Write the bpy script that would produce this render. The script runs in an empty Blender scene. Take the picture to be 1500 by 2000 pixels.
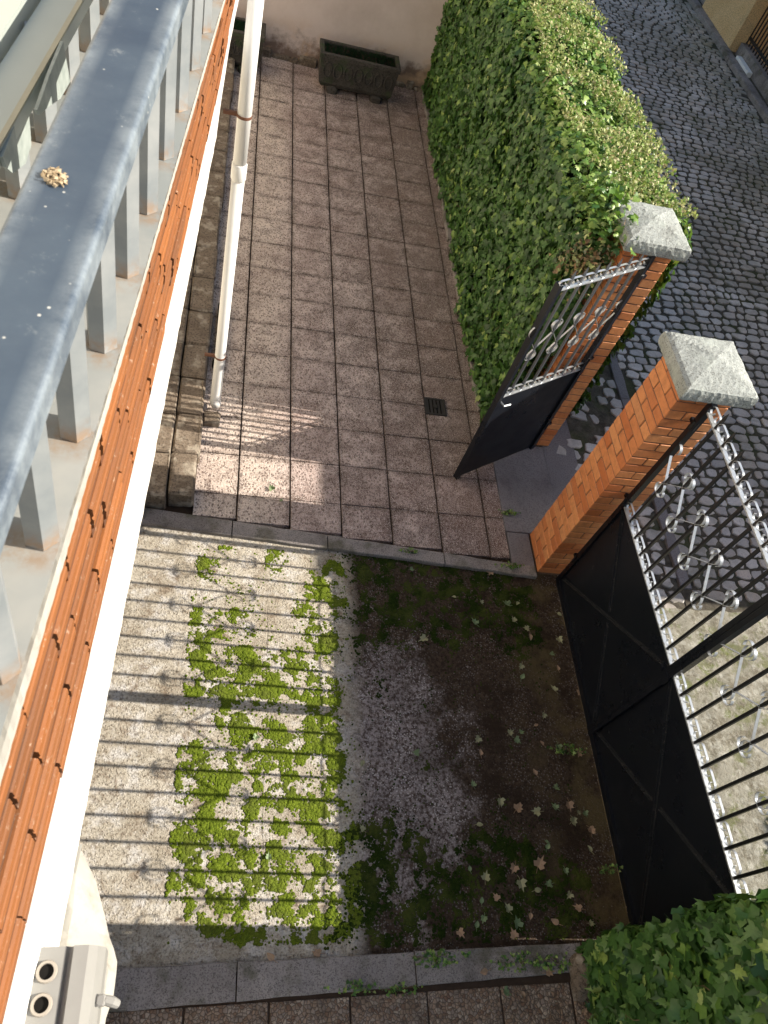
import bpy, bmesh, math, random
import numpy as np
from mathutils import Vector, Matrix, noise as mnoise
S = bpy.context.scene
COL = S.collection
R = math.radians
# ------------------------------------------------------------------ camera
cd = bpy.data.cameras.new('camera'); cam = bpy.data.objects.new('camera', cd); COL.objects.link(cam)
_r = Vector((0.96821315, -0.06310952, 0.24203405)); _u = Vector((-0.08518051, 0.82661384, 0.55628575)); _f = Vector((0.23517563, 0.55921976, -0.79496269))
cam.matrix_world = Matrix(((_r.x, _u.x, -_f.x, 0), (_r.y, _u.y, -_f.y, 0), (_r.z, _u.z, -_f.z, 4.85), (0, 0, 0, 1)))
cd.sensor_width = 36; cd.lens = 1487.87 / 2000 * 36; cd.clip_start = .05; cd.clip_end = 500
cd.dof.use_dof = True; cd.dof.focus_distance = 4.9; cd.dof.aperture_fstop = 9.5
S.camera = cam
S.render.resolution_x = 768; S.render.resolution_y = 1024
# ------------------------------------------------------------------ sky, sun, exposure
W = bpy.data.worlds.new("World"); S.world = W; W.use_nodes = True
wn = W.node_tree.nodes; bg = wn['Background']
sky = wn.new('ShaderNodeTexSky'); sky.sky_type = 'NISHITA'; sky.sun_disc = False
SUN = Vector((1.72, -0.09, 1.03)).normalized()
sky.sun_elevation = math.asin(SUN.z); sky.sun_rotation = math.atan2(SUN.x, SUN.y)
sky.air_density = 1.2; sky.dust_density = 1.5
W.node_tree.links.new(sky.outputs[0], bg.inputs[0]); bg.inputs[1].default_value = 0.085
sd = bpy.data.lights.new('sun', 'SUN'); sd.energy = 5.0; sd.angle = R(0.30); sd.color = (1.0, .92, .79)
sun = bpy.data.objects.new('sun', sd); COL.objects.link(sun); sun.location = (20, -2, 14)
sun.rotation_euler = (-SUN).to_track_quat('-Z', 'Y').to_euler()
S.view_settings.view_transform = 'Standard'; S.view_settings.look = 'None'; S.view_settings.gamma = 1
S.view_settings.exposure = 0.82
# ------------------------------------------------------------------ helpers
rng = random.Random(7); nr = np.random.default_rng(7)
class MB:
    """collects vertices and faces for one mesh"""
    def __init__(s): s.v = []; s.f = []; s.m = []
    def add(s, vs, fs, mi=0):
        b = len(s.v); s.v += [tuple(v) for v in vs]; s.f += [tuple(b + i for i in f) for f in fs]; s.m += [mi] * len(fs)
    def box(s, x0, x1, y0, y1, z0, z1, mi=0, M=None):
        vs = [Vector(p) for p in ((x0,y0,z0),(x1,y0,z0),(x1,y1,z0),(x0,y1,z0),(x0,y0,z1),(x1,y0,z1),(x1,y1,z1),(x0,y1,z1))]
        if M: vs = [M @ v for v in vs]
        s.add(vs, [(3,2,1,0),(4,5,6,7),(0,1,5,4),(1,2,6,5),(2,3,7,6),(3,0,4,7)], mi)
    def cbox(s, x0, x1, y0, y1, z0, z1, c=.004, j=0, mi=0, M=None):
        """box with chamfered top and side edges, corners jittered by j"""
        n = []
        for z, k in ((z0, c), (z0 + c, 0), (z1 - c, 0), (z1, c)):
            for (a, b) in ((x0 + k, y0 + c + k), (x0 + c + k, y0 + k), (x1 - c - k, y0 + k), (x1 - k, y0 + c + k), (x1 - k, y1 - c - k), (x1 - c - k, y1 - k), (x0 + c + k, y1 - k), (x0 + k, y1 - c - k)):
                n.append(Vector((a + rng.uniform(-j, j), b + rng.uniform(-j, j), z + rng.uniform(-j, j))))
        if M: n = [M @ v for v in n]
        fs = [tuple(range(7, -1, -1)), tuple(range(24, 32))]
        for l in range(3):
            for i in range(8):
                fs.append((l*8+i, l*8+(i+1) % 8, l*8+8+(i+1) % 8, l*8+8+i))
        s.add(n, fs, mi)
    def tube(s, pts, r, n=10, mi=0, cap=True):
        pts = [Vector(p) for p in pts]; rs = r if isinstance(r, (list, tuple)) else [r] * len(pts)
        vs = []; prev = None
        for i, p in enumerate(pts):
            t = (pts[min(i+1, len(pts)-1)] - pts[max(i-1, 0)]).normalized()
            if prev is None: a = t.orthogonal().normalized()
            else: a = (prev - t * prev.dot(t)).normalized()
            prev = a; b = t.cross(a)
            vs += [p + (a * math.cos(2*math.pi*k/n) + b * math.sin(2*math.pi*k/n)) * rs[i] for k in range(n)]
        fs = [(i*n+k, i*n+(k+1) % n, (i+1)*n+(k+1) % n, (i+1)*n+k) for i in range(len(pts)-1) for k in range(n)]
        if cap: fs += [tuple(range(n-1, -1, -1)), tuple(range((len(pts)-1)*n, len(pts)*n))]
        s.add(vs, fs, mi)
    def prism(s, prof, path, mi=0, cap=True):
        """prof: closed list of (a, b); path: list of functions or (origin, ea, eb)"""
        n = len(prof); vs = []
        for o, ea, eb in path: vs += [Vector(o) + Vector(ea) * a + Vector(eb) * b for a, b in prof]
        fs = [(i*n+k, i*n+(k+1) % n, (i+1)*n+(k+1) % n, (i+1)*n+k) for i in range(len(path)-1) for k in range(n)]
        if cap: fs += [tuple(range(n-1, -1, -1)), tuple(range((len(path)-1)*n, len(path)*n))]
        s.add(vs, fs, mi)
    def build(s, name, mat, parent=None, smooth=False, loc=None):
        me = bpy.data.meshes.new(name); me.from_pydata(s.v, [], s.f)
        for m in (mat if isinstance(mat, list) else [mat]): me.materials.append(m)
        if any(s.m): me.polygons.foreach_set('material_index', s.m)
        if loc: me.transform(Matrix.Translation(-Vector(loc)))
        bm = bmesh.new(); bm.from_mesh(me); bmesh.ops.recalc_face_normals(bm, faces=bm.faces); bm.to_mesh(me); bm.free()
        if smooth: me.polygons.foreach_set('use_smooth', [True] * len(me.polygons))
        me.update()
        o = bpy.data.objects.new(name, me); COL.objects.link(o)
        if loc: o.location = loc
        if parent:
            o.parent = parent
            if not loc: o.location = -Vector(parent.location)
            else: o.location = Vector(loc) - Vector(parent.location)
        return o
def raw(name, V, F, mats, parent=None, mi=None, smooth=False):
    """mesh from numpy arrays; F is (n, k)"""
    me = bpy.data.meshes.new(name); n, k = F.shape
    me.vertices.add(len(V)); me.vertices.foreach_set('co', V.astype(np.float32).ravel())
    me.loops.add(n * k); me.loops.foreach_set('vertex_index', F.astype(np.int32).ravel())
    me.polygons.add(n); me.polygons.foreach_set('loop_start', np.arange(n, dtype=np.int32) * k)
    me.polygons.foreach_set('loop_total', np.full(n, k, dtype=np.int32))
    for m in mats: me.materials.append(m)
    if mi is not None: me.polygons.foreach_set('material_index', mi.astype(np.int32))
    if smooth: me.polygons.foreach_set('use_smooth', [True] * n)
    me.update(calc_edges=True); me.validate()
    o = bpy.data.objects.new(name, me); COL.objects.link(o)
    if parent: o.parent = parent; o.location = -Vector(parent.location)
    return o
def tag(o, label=None, cat=None, group=None, kind=None):
    if label: o['label'] = label
    if cat: o['category'] = cat
    if group: o['group'] = group
    if kind: o['kind'] = kind
    return o
def thing(name, loc, label, cat, group=None):
    o = bpy.data.objects.new(name, None); COL.objects.link(o); o.location = loc; o.empty_display_size = .1
    return tag(o, label, cat, group)
# ------------------------------------------------------------------ node materials
class N:
    def __init__(s, name, rough=.8, spec=.3, metal=0):
        s.m = bpy.data.materials.new(name); s.m.use_nodes = True; s.t = s.m.node_tree; s.b = s.t.nodes['Principled BSDF']
        s.b.inputs['Roughness'].default_value = rough; s.b.inputs['Specular IOR Level'].default_value = spec; s.b.inputs['Metallic'].default_value = metal
        s.tc = s.t.nodes.new('ShaderNodeTexCoord'); s.P = s.tc.outputs['Object']
    def k(s, a, b): s.t.links.new(a, b)
    def put(s, sock, v):
        if hasattr(v, 'links'): s.k(v, sock)
        elif isinstance(v, (tuple, list)) and len(v) == 3 and sock.type == 'RGBA': sock.default_value = (*v, 1)
        else: sock.default_value = v
    def noise(s, sc, det=4, ro=.6, vec=None, dist=0):
        n = s.t.nodes.new('ShaderNodeTexNoise'); n.inputs['Scale'].default_value = sc; n.inputs['Detail'].default_value = det
        n.inputs['Roughness'].default_value = ro; n.inputs['Distortion'].default_value = dist; s.k(vec or s.P, n.inputs['Vector']); return n.outputs['Fac']
    def vor(s, sc, feat='F1', vec=None, out='Distance', rnd=1):
        n = s.t.nodes.new('ShaderNodeTexVoronoi'); n.feature = feat; n.inputs['Scale'].default_value = sc
        n.inputs['Randomness'].default_value = rnd; s.k(vec or s.P, n.inputs['Vector']); return n.outputs[out]
    def math(s, op, a, b=0, c=0, clamp=False):
        n = s.t.nodes.new('ShaderNodeMath'); n.operation = op; n.use_clamp = clamp
        for i, v in enumerate((a, b, c)): s.put(n.inputs[i], v)
        return n.outputs[0]
    def map(s, v, a, b, c=0, d=1):
        n = s.t.nodes.new('ShaderNodeMapRange'); n.clamp = True
        for i, q in enumerate((v, a, b, c, d)): s.put(n.inputs[i], q)
        return n.outputs[0]
    def mix(s, f, a, b, mode='MIX'):
        n = s.t.nodes.new('ShaderNodeMix'); n.data_type = 'RGBA'; n.blend_type = mode
        s.put(n.inputs[0], f); s.put(n.inputs[6], a); s.put(n.inputs[7], b); return n.outputs[2]
    def xyz(s, i):
        n = s.t.nodes.new('ShaderNodeSeparateXYZ'); s.k(s.P, n.inputs[0]); return n.outputs[i]
    def stretch(s, x, y, z):
        n = s.t.nodes.new('ShaderNodeMapping'); n.inputs['Scale'].default_value = (x, y, z); s.k(s.P, n.inputs[0]); return n.outputs[0]
    def rnd(s):
        g = s.t.nodes.new('ShaderNodeNewGeometry'); return g.outputs['Random Per Island']
    def ramp(s, f, stops):
        n = s.t.nodes.new('ShaderNodeValToRGB'); e = n.color_ramp.elements
        while len(e) < len(stops): e.new(.5)
        for q, (p, c) in zip(e, stops): q.position = p; q.color = (*c, 1)
        s.put(n.inputs[0], f); return n.outputs[0]
    def col(s, c): s.put(s.b.inputs['Base Color'], c); return s
    def rough(s, v): s.put(s.b.inputs['Roughness'], v); return s
    def bump(s, h, st=.5, d=.01):
        n = s.t.nodes.new('ShaderNodeBump'); n.inputs['Strength'].default_value = st; n.inputs['Distance'].default_value = d
        s.k(h, n.inputs['Height']); s.k(n.outputs[0], s.b.inputs['Normal']); return s
def flat(name, c, rough=.6, spec=.4, metal=0, var=.15, sc=30):
    n = N(name, rough, spec, metal); f = n.noise(sc, 5)
    return n.col(n.mix(f, tuple(v * (1 - var) for v in c), tuple(v * (1 + var) for v in c))).bump(f, .15, .002).m
# ------------------------------------------------------------------ materials
def mk_tile():
    n = N('aggregate paving', .85, .25); r = n.rnd(); x = n.xyz(0)
    base = n.mix(r, (.58, .455, .42), (.72, .58, .53)); base = n.mix(n.map(x, .75, .45, 0, .6), base, (.80, .69, .58))  # slabs near the house lightened, the sun patch put into their colour
    peb = n.vor(52, vec=n.stretch(1, .75, 1)); pm = n.map(peb, .24, .50, 1, 0)
    big = n.noise(1.3, 4); side = n.map(x, .3, 2.2, 0, 1)
    grime_shade = n.map(n.math('ADD', n.noise(5, 8, .75), n.math('MULTIPLY', side, .20)), .50, .70, 0, 1)  # grime plus painted shade, both stronger away from the house
    fine = n.noise(120, 3, .7)
    c = n.mix(n.math('MULTIPLY', pm, n.map(fine, .3, .6, .55, 1)), base, (.10, .075, .062))
    c = n.mix(n.map(fine, .42, .62, 0, .6), c, (.15, .095, .075))
    c = n.mix(n.math('MULTIPLY', grime_shade, .72), c, (.085, .050, .037))
    c = n.mix(n.map(big, .45, .7, 0, .4), c, (.15, .075, .055))
    y = n.xyz(1)
    jx = n.math('ABSOLUTE', n.math('SUBTRACT', n.math('FLOORED_MODULO', n.math('ADD', x, .13 + .2025), .405), .2025)); jy = n.math('ABSOLUTE', n.math('SUBTRACT', n.math('FLOORED_MODULO', n.math('SUBTRACT', y, 3.84 - .195), .39), .195))
    jd = n.math('MINIMUM', jx, jy); jn = n.noise(9, 7, .8)
    c = n.mix(n.math('MULTIPLY', n.map(jd, .045, .004, 0, 1), n.map(jn, .42, .62, .15, .95)), c, (.06, .036, .025))
    c = n.mix(n.map(n.noise(2.3, 10, .82, dist=.8), .56, .64, 0, .6), c, (.07, .038, .028))
    c = n.mix(n.map(n.noise(200, 2), .57, .63, 0, .85), c, (.86, .76, .71))
    return n.col(c).bump(n.math('ADD', n.math('MULTIPLY', pm, -.6), fine), .7, .006).m
def mk_tile2():
    n = N('pebble slab', .8, .3)
    v = n.vor(52, vec=n.stretch(1, 1, 1)); e = n.vor(52, 'DISTANCE_TO_EDGE'); cc = n.vor(52, out='Color')
    n2 = n.t.nodes.new('ShaderNodeSeparateColor'); n.k(cc, n2.inputs[0])
    c = n.ramp(n2.outputs[0], [(0, (.20, .12, .08)), (.35, (.34, .24, .17)), (.7, (.27, .21, .17)), (1, (.45, .36, .28))])
    c = n.mix(n.map(e, .02, .12, .8, 0), c, (.06, .045, .035)); c = n.mix(n.map(n.noise(6, 6), .45, .7, 0, .6), c, (.07, .05, .035))
    return n.col(c).bump(n.map(e, 0, .25, 0, 1), .6, .008).m
def mk_drive():
    n = N('worn concrete', .9, .2); x = n.xyz(0); y = n.xyz(1)
    a = n.noise(3, 8, .7); f = n.noise(75, 5, .75); f2 = n.noise(28, 6, .75)
    c = n.mix(n.map(a, .38, .62), (.50, .44, .35), (.72, .66, .56))
    c = n.mix(n.map(n.noise(6, 7, .75), .50, .62, 0, .85), c, (.74, .71, .68))
    c = n.mix(n.map(n.noise(5, 9, .8, dist=.5), .53, .63, 0, .75), c, (.26, .185, .125))
    c = n.mix(n.map(f2, .52, .66, 0, .7), c, (.20, .15, .105))
    c = n.mix(n.map(f, .50, .64, 0, .68), c, (.13, .10, .07))
    side = n.map(n.math('ADD', x, n.math('MULTIPLY', n.math('SUBTRACT', n.noise(6, 6), .5), .25)), 1.06, 1.20, 0, 1)  # dark half starts at the gate's shadow edge: soil plus painted shade
    soil = n.mix(n.map(n.noise(38, 5, .8), .40, .62), (.036, .023, .015), (.105, .072, .05))
    # pale worn island with exposed grit, brown soil and painted-in shade round it
    dx = n.math('DIVIDE', n.math('SUBTRACT', x, 1.36), .50); dy = n.math('DIVIDE', n.math('SUBTRACT', y, 1.42), .85)
    rad = n.math('SQRT', n.math('ADD', n.math('MULTIPLY', dx, dx), n.math('MULTIPLY', dy, dy)))
    isl = n.map(n.math('ADD', rad, n.math('MULTIPLY', n.math('SUBTRACT', n.noise(3.2, 9, .75), .5), 3.6)), 1.15, .70, 0, 1)
    pale = n.mix(n.map(n.noise(45, 4, .75), .42, .58), (.10, .07, .058), (.46, .40, .39))
    g = n.vor(62); grit = n.map(g, .25, .36, 1, 0)
    s_ = n.mix(n.math('MULTIPLY', isl, .85), soil, pale)
    s_ = n.mix(n.math('MULTIPLY', n.math('MULTIPLY', grit, n.map(n.noise(4, 7, .7), .42, .56)), n.map(isl, 0, .6, .25, 1)), s_, (.66, .61, .60))
    s_ = n.mix(n.map(n.vor(26), .07, .13, .7, 0), s_, (.42, .37, .33))
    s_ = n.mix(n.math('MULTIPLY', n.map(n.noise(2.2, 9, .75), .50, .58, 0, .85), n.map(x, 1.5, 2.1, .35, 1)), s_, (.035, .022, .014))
    s_ = n.mix(n.math('MULTIPLY', n.map(n.noise(3, 8, .7), .46, .60, 0, .75), n.map(x, 2.25, 2.6, 0, 1)), s_, (.15, .115, .055))
    c = n.mix(side, c, s_)
    wv = n.math('ADD', x, n.math('MULTIPLY', n.noise(7, 4), .05))
    c = n.mix(n.math('MULTIPLY', n.map(n.math('ABSOLUTE', n.math('SUBTRACT', wv, .56)), 0, .004, .8, 0), n.map(n.noise(2.3), .5, .55)), c, (.05, .04, .03))
    h = n.math('ADD', n.math('ADD', f, n.math('MULTIPLY', n.noise(210, 3, .8), .6)), n.math('ADD', n.math('MULTIPLY', grit, .8), f2))
    return n.col(c).bump(h, 1.0, .009).m
def mk_moss(name, a, b):
    n = N(name, .95, .05); f = n.noise(160, 3, .8)
    c = n.mix(n.rnd(), a, b); c = n.mix(n.map(f, .35, .65), tuple(v * .55 for v in a), c)
    c = n.mix(n.map(n.noise(6, 3), .45, .65, 0, .5), c, (.12, .13, .035))
    return n.col(c).bump(f, 1, .008).m
def mk_stone(name, a, b, dark=(.06, .055, .05), sc=8, gr=140, lich=None, dm=.5, bs=.7):
    n = N(name, .9, .2); g = n.noise(gr, 3, .8); c = n.mix(n.map(n.noise(sc, 8, .7), .35, .65), a, b)
    c = n.mix(n.map(g, .50, .62, 0, .75), c, dark); c = n.mix(n.map(n.noise(sc * .5, 5, .7), dm, dm + .2, 0, .7), c, dark)
    if lich: c = n.mix(n.map(n.noise(sc * .8, 4), .52, .66, 0, .7), c, lich)
    return n.col(c).bump(g, bs, .006).m
def mk_brick(name, cols, dirt=.5):
    n = N(name, .55, .45); c = n.ramp(n.rnd(), cols); c = n.mix(n.map(n.noise(18, 6, .7), .45, .75, 0, dirt), c, (.32, .115, .05))
    c = n.mix(n.map(n.noise(7, 7, .8), .60, .72, 0, .45), c, (.42, .30, .22))
    return n.col(c).bump(n.noise(90, 4, .7), .35, .003).m
def mk_leaf(name, cols, rough=.38, tr=.25, spec=.5):
    n = N(name, rough, spec); c = n.ramp(n.rnd(), cols); f = n.noise(60, 2); c = n.mix(n.map(f, .4, .7, 0, .3), c, tuple(v * .6 for v in cols[0][1]))
    n.col(c); out = n.t.nodes['Material Output']; t = n.t.nodes.new('ShaderNodeBsdfTranslucent'); n.put(t.inputs[0], n.mix(.5, c, (.12, .22, .02)))
    mx = n.t.nodes.new('ShaderNodeMixShader'); mx.inputs[0].default_value = tr
    n.k(n.b.outputs[0], mx.inputs[1]); n.k(t.outputs[0], mx.inputs[2]); n.k(mx.outputs[0], out.inputs[0]); return n.m
M_tile = mk_tile(); M_tile2 = mk_tile2(); M_drive = mk_drive()
M_moss = mk_moss('sunlit moss cushion', (.13, .185, .018), (.26, .33, .035)); M_moss2 = mk_moss('moss darkened for shade', (.022, .042, .008), (.048, .075, .012))  # bright and dark copies of one moss, sun and shade in the colour
M_soil = flat('soil in the joints', (.055, .038, .028), .95, .1, 0, .5, 25)
M_kerb = mk_stone('kerb concrete', (.26, .235, .225), (.42, .375, .35), (.06, .05, .05), 6, 120, (.10, .095, .06), .48)
M_slab = mk_stone('smooth concrete sill', (.20, .19, .20), (.27, .25, .26), (.10, .09, .10), 5, 90)
M_cap = mk_stone('weathered cap concrete', (.36, .385, .37), (.50, .53, .51), (.13, .13, .115), 9, 95, (.50, .54, .50), .55, 1)
M_plinth = mk_stone('rough wall stone', (.15, .115, .085), (.25, .20, .155), (.05, .038, .03), 12, 60, (.42, .37, .30), .50, 1)
M_brick = mk_brick('pillar brick', [(0, (.56, .17, .055)), (.4, (.70, .26, .095)), (.75, (.78, .33, .13)), (1, (.64, .28, .12))], .6)
M_mortar = mk_stone('brick mortar', (.20, .12, .08), (.30, .20, .14), (.08, .05, .04), 20)
def mk_terra(name, cols, dirt):
    n = N(name, .65, .3); v = n.stretch(9, 1.6, 9)
    c = n.ramp(n.rnd(), cols)
    c = n.mix(n.map(n.noise(2.2, 6, .65, vec=v), .42, .68, 0, .55), c, dirt); c = n.mix(n.map(n.noise(45, 6, .8), .60, .67, 0, .7), c, (.50, .36, .26))
    c = n.mix(n.map(n.noise(5, 8, .75), .55, .70, 0, .45), c, (.16, .085, .05))
    return n.col(c).bump(n.noise(70, 5, .7), .35, .003).m
M_terra = mk_terra('grooved terracotta', [(0, (.24, .084, .026)), (.5, (.31, .112, .034)), (1, (.21, .078, .028))], (.15, .068, .034))
M_terra2 = mk_terra('dusty brick groove', [(0, (.12, .052, .027)), (.5, (.16, .062, .029)), (1, (.11, .052, .03))], (.09, .05, .034))
def mk_white(name, c0, dirty, amt=.5, rough=.7, sc=5, gr=80):
    n = N(name, rough, .35); c = n.mix(n.map(n.noise(sc, 7, .7), .5, .75, 0, amt), c0, dirty)
    return n.col(c).bump(n.noise(gr, 4), .3, .003).m
M_white = mk_white('white painted render', (.76, .75, .72), (.55, .51, .45), .5)
M_render = mk_white('rough off white mortar', (.40, .385, .345), (.24, .21, .17), .8, .9, 14, 60)
M_pvc = mk_white('white pipe', (.78, .78, .77), (.62, .59, .54), .5, .35, 4)
def mk_back():
    n = N('pale mauve plaster', .9, .2); z = n.xyz(2)
    c = n.mix(n.map(n.noise(1.7, 8, .7), .42, .7, 0, .6), (.68, .58, .54), (.50, .41, .37))
    c = n.mix(n.map(n.math('ADD', z, n.math('MULTIPLY', n.math('SUBTRACT', n.noise(4, 7, .7), .5), .9)), .30, .12, 0, .85), c, (.16, .10, .07))
    c = n.mix(n.math('MULTIPLY', n.map(z, .55, .1), n.map(n.noise(3, 5), .5, .6, 0, .8)), c, (.60, .42, .28))
    return n.col(c).bump(n.noise(40, 5), .3, .003).m
M_back = mk_back()
M_house = mk_white('cream wall render', (.66, .60, .50), (.5, .44, .36), .5, .9)
def mk_zinc():
    n = N('weathered zinc with painted highlight', .4, .4, .15); x = n.xyz(0)
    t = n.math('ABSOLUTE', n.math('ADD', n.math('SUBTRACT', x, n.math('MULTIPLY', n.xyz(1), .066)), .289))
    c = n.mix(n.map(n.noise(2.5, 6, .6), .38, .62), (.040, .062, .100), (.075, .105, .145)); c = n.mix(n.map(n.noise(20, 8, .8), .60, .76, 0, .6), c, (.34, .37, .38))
    c = n.mix(n.math('MULTIPLY', n.map(t, .028, .066, 0, 1), n.map(n.noise(9, 9, .8), .36, .62, .10, .95)), c, (.30, .345, .38))  # paler edges hold the sunlit highlight, blue centre the sky's reflection
    c = n.mix(n.map(n.vor(26), .035, .075, .8, 0), c, (.72, .72, .68))
    n.rough(n.map(n.noise(9, 6), .3, .7, .38, .6)); return n.col(c).bump(n.noise(60, 5), .12, .002).m
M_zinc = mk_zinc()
def mk_bar():
    n = N('pale grey metal paint', .42, .5, .1); z = n.xyz(2)
    c = n.mix(n.map(n.noise(9, 6, .6), .4, .7), (.25, .275, .29), (.35, .365, .37))
    c = n.mix(n.math('MULTIPLY', n.map(z, 3.80, 3.75, 0, .8), n.map(n.noise(40, 5), .35, .6)), c, (.34, .20, .10)); return n.col(c).m
M_bar = mk_bar()
def mk_sill(ys):
    n = N('painted metal sill', .5, .4); c = n.mix(n.map(n.noise(3, 5), .4, .65), (.24, .26, .262), (.34, .34, .325))
    yy = n.math('SUBTRACT', n.xyz(1), ys[0] - (ys[1] - ys[0]) / 2); m = n.math('ABSOLUTE', n.math('SUBTRACT', n.math('FLOORED_MODULO', yy, ys[1] - ys[0]), (ys[1] - ys[0]) / 2))
    c = n.mix(n.math('MULTIPLY', n.map(m, .02, .05, 1, 0), n.map(n.noise(25, 5, .7), .38, .62, 0, .7)), c, (.27, .18, .11)); return n.col(c).m
def mk_black(th=.70, ca=(.008, .010, .015), cb=(.022, .024, .028)):
    n = N('black gate paint', .42, .35); f = n.noise(5, 8, .7)
    c = n.mix(n.map(f, .55, .75, 0, .5), ca, cb); n.rough(n.map(n.noise(3, 5), .3, .7, .20, .45))
    c = n.mix(n.map(n.noise(38, 8, .85), th, th + .06, 0, .35 if th > .6 else .7), c, (.16, .14, .12)); return n.col(c).m
M_brace = mk_black(.56, (.018, .020, .024), (.034, .036, .040)); M_black = mk_black(); M_blackbar = flat('black bar paint', (.010, .011, .013), .32, .5)  # braces paler and more chipped, edge highlights partly put into the colour
M_silver = flat('iron with painted sky glint', (.58, .61, .64), .28, .6, .55, .3, 40); M_rust = flat('rusty iron', (.16, .07, .04), .7)  # silver colour stands in for sky reflection and glint on dark ironwork
M_dark = flat('dark void', (.012, .011, .010), .95, .1); M_iron = flat('dark cast iron', (.04, .035, .032), .6)
M_trough = mk_stone('mossy dark trough stone', (.055, .05, .045), (.10, .09, .08), (.02, .02, .018), 6, 60, (.045, .075, .03), .5)
M_green = flat('dark green planting', (.022, .05, .018), .8, .2, 0, .6, 60)
M_plastic = flat('grey plastic', (.27, .265, .25), .5, .4, 0, .08); M_plastic2 = flat('beige plastic collar', (.36, .32, .27), .5)
def mk_mottle():
    n = N('mottled white plastic', .5, .4); return n.col(n.mix(n.map(n.noise(22, 4, .6), .4, .65), (.24, .28, .265), (.36, .40, .38))).m
M_mottle = mk_mottle(); M_frame = flat('pale green grey aluminium', (.42, .46, .43), .4, .5, .1, .08, 8); M_frame2 = flat('yellowed sealant', (.42, .39, .29), .6)
def mk_cob():
    n = N('granite setts', .4, .6); c = n.ramp(n.rnd(), [(0, (.40, .36, .34)), (.4, (.53, .49, .47)), (.75, (.64, .59, .56)), (1, (.56, .48, .42))])
    c = n.mix(n.map(n.noise(.55, 8, .75), .46, .58, 0, .75), c, (.22, .20, .165)); c = n.mix(n.map(n.noise(.8, 6, .7, dist=1), .55, .66, 0, .8), c, (.72, .68, .67)); c = n.mix(n.math('MULTIPLY', n.map(n.xyz(0), 6.6, 8.3, 0, .8), n.map(n.noise(2, 6), .35, .6)), c, (.15, .155, .09)); c = n.mix(n.map(n.noise(70, 3, .7), .5, .7, 0, .5), c, (.18, .165, .16)); return n.col(c).bump(n.noise(40, 4), .4, .006).m
M_cob = mk_cob()
def mk_dirt():
    n = N('street dirt', .95, .1); c = n.mix(n.map(n.noise(12, 7, .8), .4, .65), (.06, .052, .042), (.14, .125, .10))
    c = n.mix(n.map(n.noise(2.2, 5), .5, .62, 0, .5), c, (.05, .07, .02)); return n.col(c).bump(n.noise(50, 5), .6, .01).m
M_dirt = mk_dirt()
def mk_apron():
    n = N('broken pale concrete', .9, .2); c = n.mix(n.map(n.noise(5, 8, .75), .35, .65), (.33, .32, .27), (.56, .54, .47))
    c = n.mix(n.map(n.noise(7, 9, .85), .48, .58, 0, .9), c, (.13, .11, .075)); c = n.mix(n.map(n.noise(3.2, 7, .75), .50, .58, 0, .85), c, (.13, .16, .03)); c = n.mix(n.map(n.vor(16), .3, .5, 0, .5), c, (.22, .20, .15))
    return n.col(c).bump(n.noise(30, 6, .8), .9, .02).m
M_apron = mk_apron()
M_ochre = mk_stone('ochre plaster', (.70, .46, .22), (.80, .57, .30), (.20, .13, .07), 3, 50, None, .6)
IV1 = mk_leaf('ivy leaf', [(0, (.028, .075, .018)), (.45, (.06, .15, .032)), (.8, (.09, .20, .044)), (1, (.17, .29, .08))])
IV2 = mk_leaf('lightened ivy leaf', [(0, (.10, .22, .035)), (.5, (.22, .36, .07)), (.85, (.34, .48, .12)), (1, (.48, .56, .22))])  # lighter copy of the ivy leaf, sunlight put into its colour
IV3 = mk_leaf('ivy bud and dry tip', [(0, (.40, .46, .15)), (.5, (.56, .60, .26)), (.8, (.66, .60, .36)), (1, (.42, .28, .14))], .6)
M_dry = mk_leaf('withered ivy leaf', [(0, (.20, .12, .06)), (.5, (.34, .22, .12)), (1, (.42, .30, .16))], .7, .15, .2)
M_twig = flat('ivy stem', (.16, .11, .06), .8)
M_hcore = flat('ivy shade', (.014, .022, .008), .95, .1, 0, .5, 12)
L_tan = mk_leaf('dry tan leaf', [(0, (.32, .20, .12)), (.5, (.42, .28, .18)), (1, (.28, .16, .09))], .6, .1)
L_green = mk_leaf('fallen green leaf', [(0, (.13, .19, .08)), (.5, (.19, .26, .12)), (1, (.24, .32, .17))], .5, .1)
L_yel = mk_leaf('fallen yellowish leaf', [(0, (.26, .28, .14)), (.5, (.34, .34, .19)), (1, (.38, .32, .18))], .5, .1)
# ------------------------------------------------------------------ ground
def sheet(name, x0, x1, y0, y1, z, mat, nx=1, ny=1):
    b = MB()
    for i in range(nx + 1):
        for j in range(ny + 1): b.v.append((x0 + (x1 - x0) * i / nx, y0 + (y1 - y0) * j / ny, z))
    for i in range(nx):
        for j in range(ny): k = i * (ny + 1) + j; b.f.append((k, k + ny + 1, k + ny + 2, k + 1)); b.m.append(0)
    return tag(b.build(name, mat), kind='structure')
sheet('ground', -120, 120, -120, 120, -.09, M_dirt)
sheet('driveway', -2.2, 2.95, .30, 3.17, -.030, M_drive)
b = MB()      # exposed aggregate slabs of the yard, one sheet of slabs on soil
xs = [-.05] + [.275 + .405 * k for k in range(6)] + [2.47]
for j in range(-2, 17):
    y0 = 3.84 + .39 * j; y1 = y0 + .39
    for i in range(len(xs) - 1):
        # the first rows are cut along the slanting kerb
        cut = 3.245 - .085 * (xs[i] + .2)
        a0 = max(y0, cut)
        if y1 - a0 < .03: continue
        dz = rng.uniform(-.0025, .0025)
        b.cbox(xs[i] + .006, xs[i+1] - .006, a0 + .003, y1 - .0025, -.05, dz, .002, .0012)
tag(b.build('yard_paving', M_tile), kind='structure')
sheet('lower_paving_bed', -.7, 2.6, -1.7, .30, -.006, M_soil)
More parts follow.
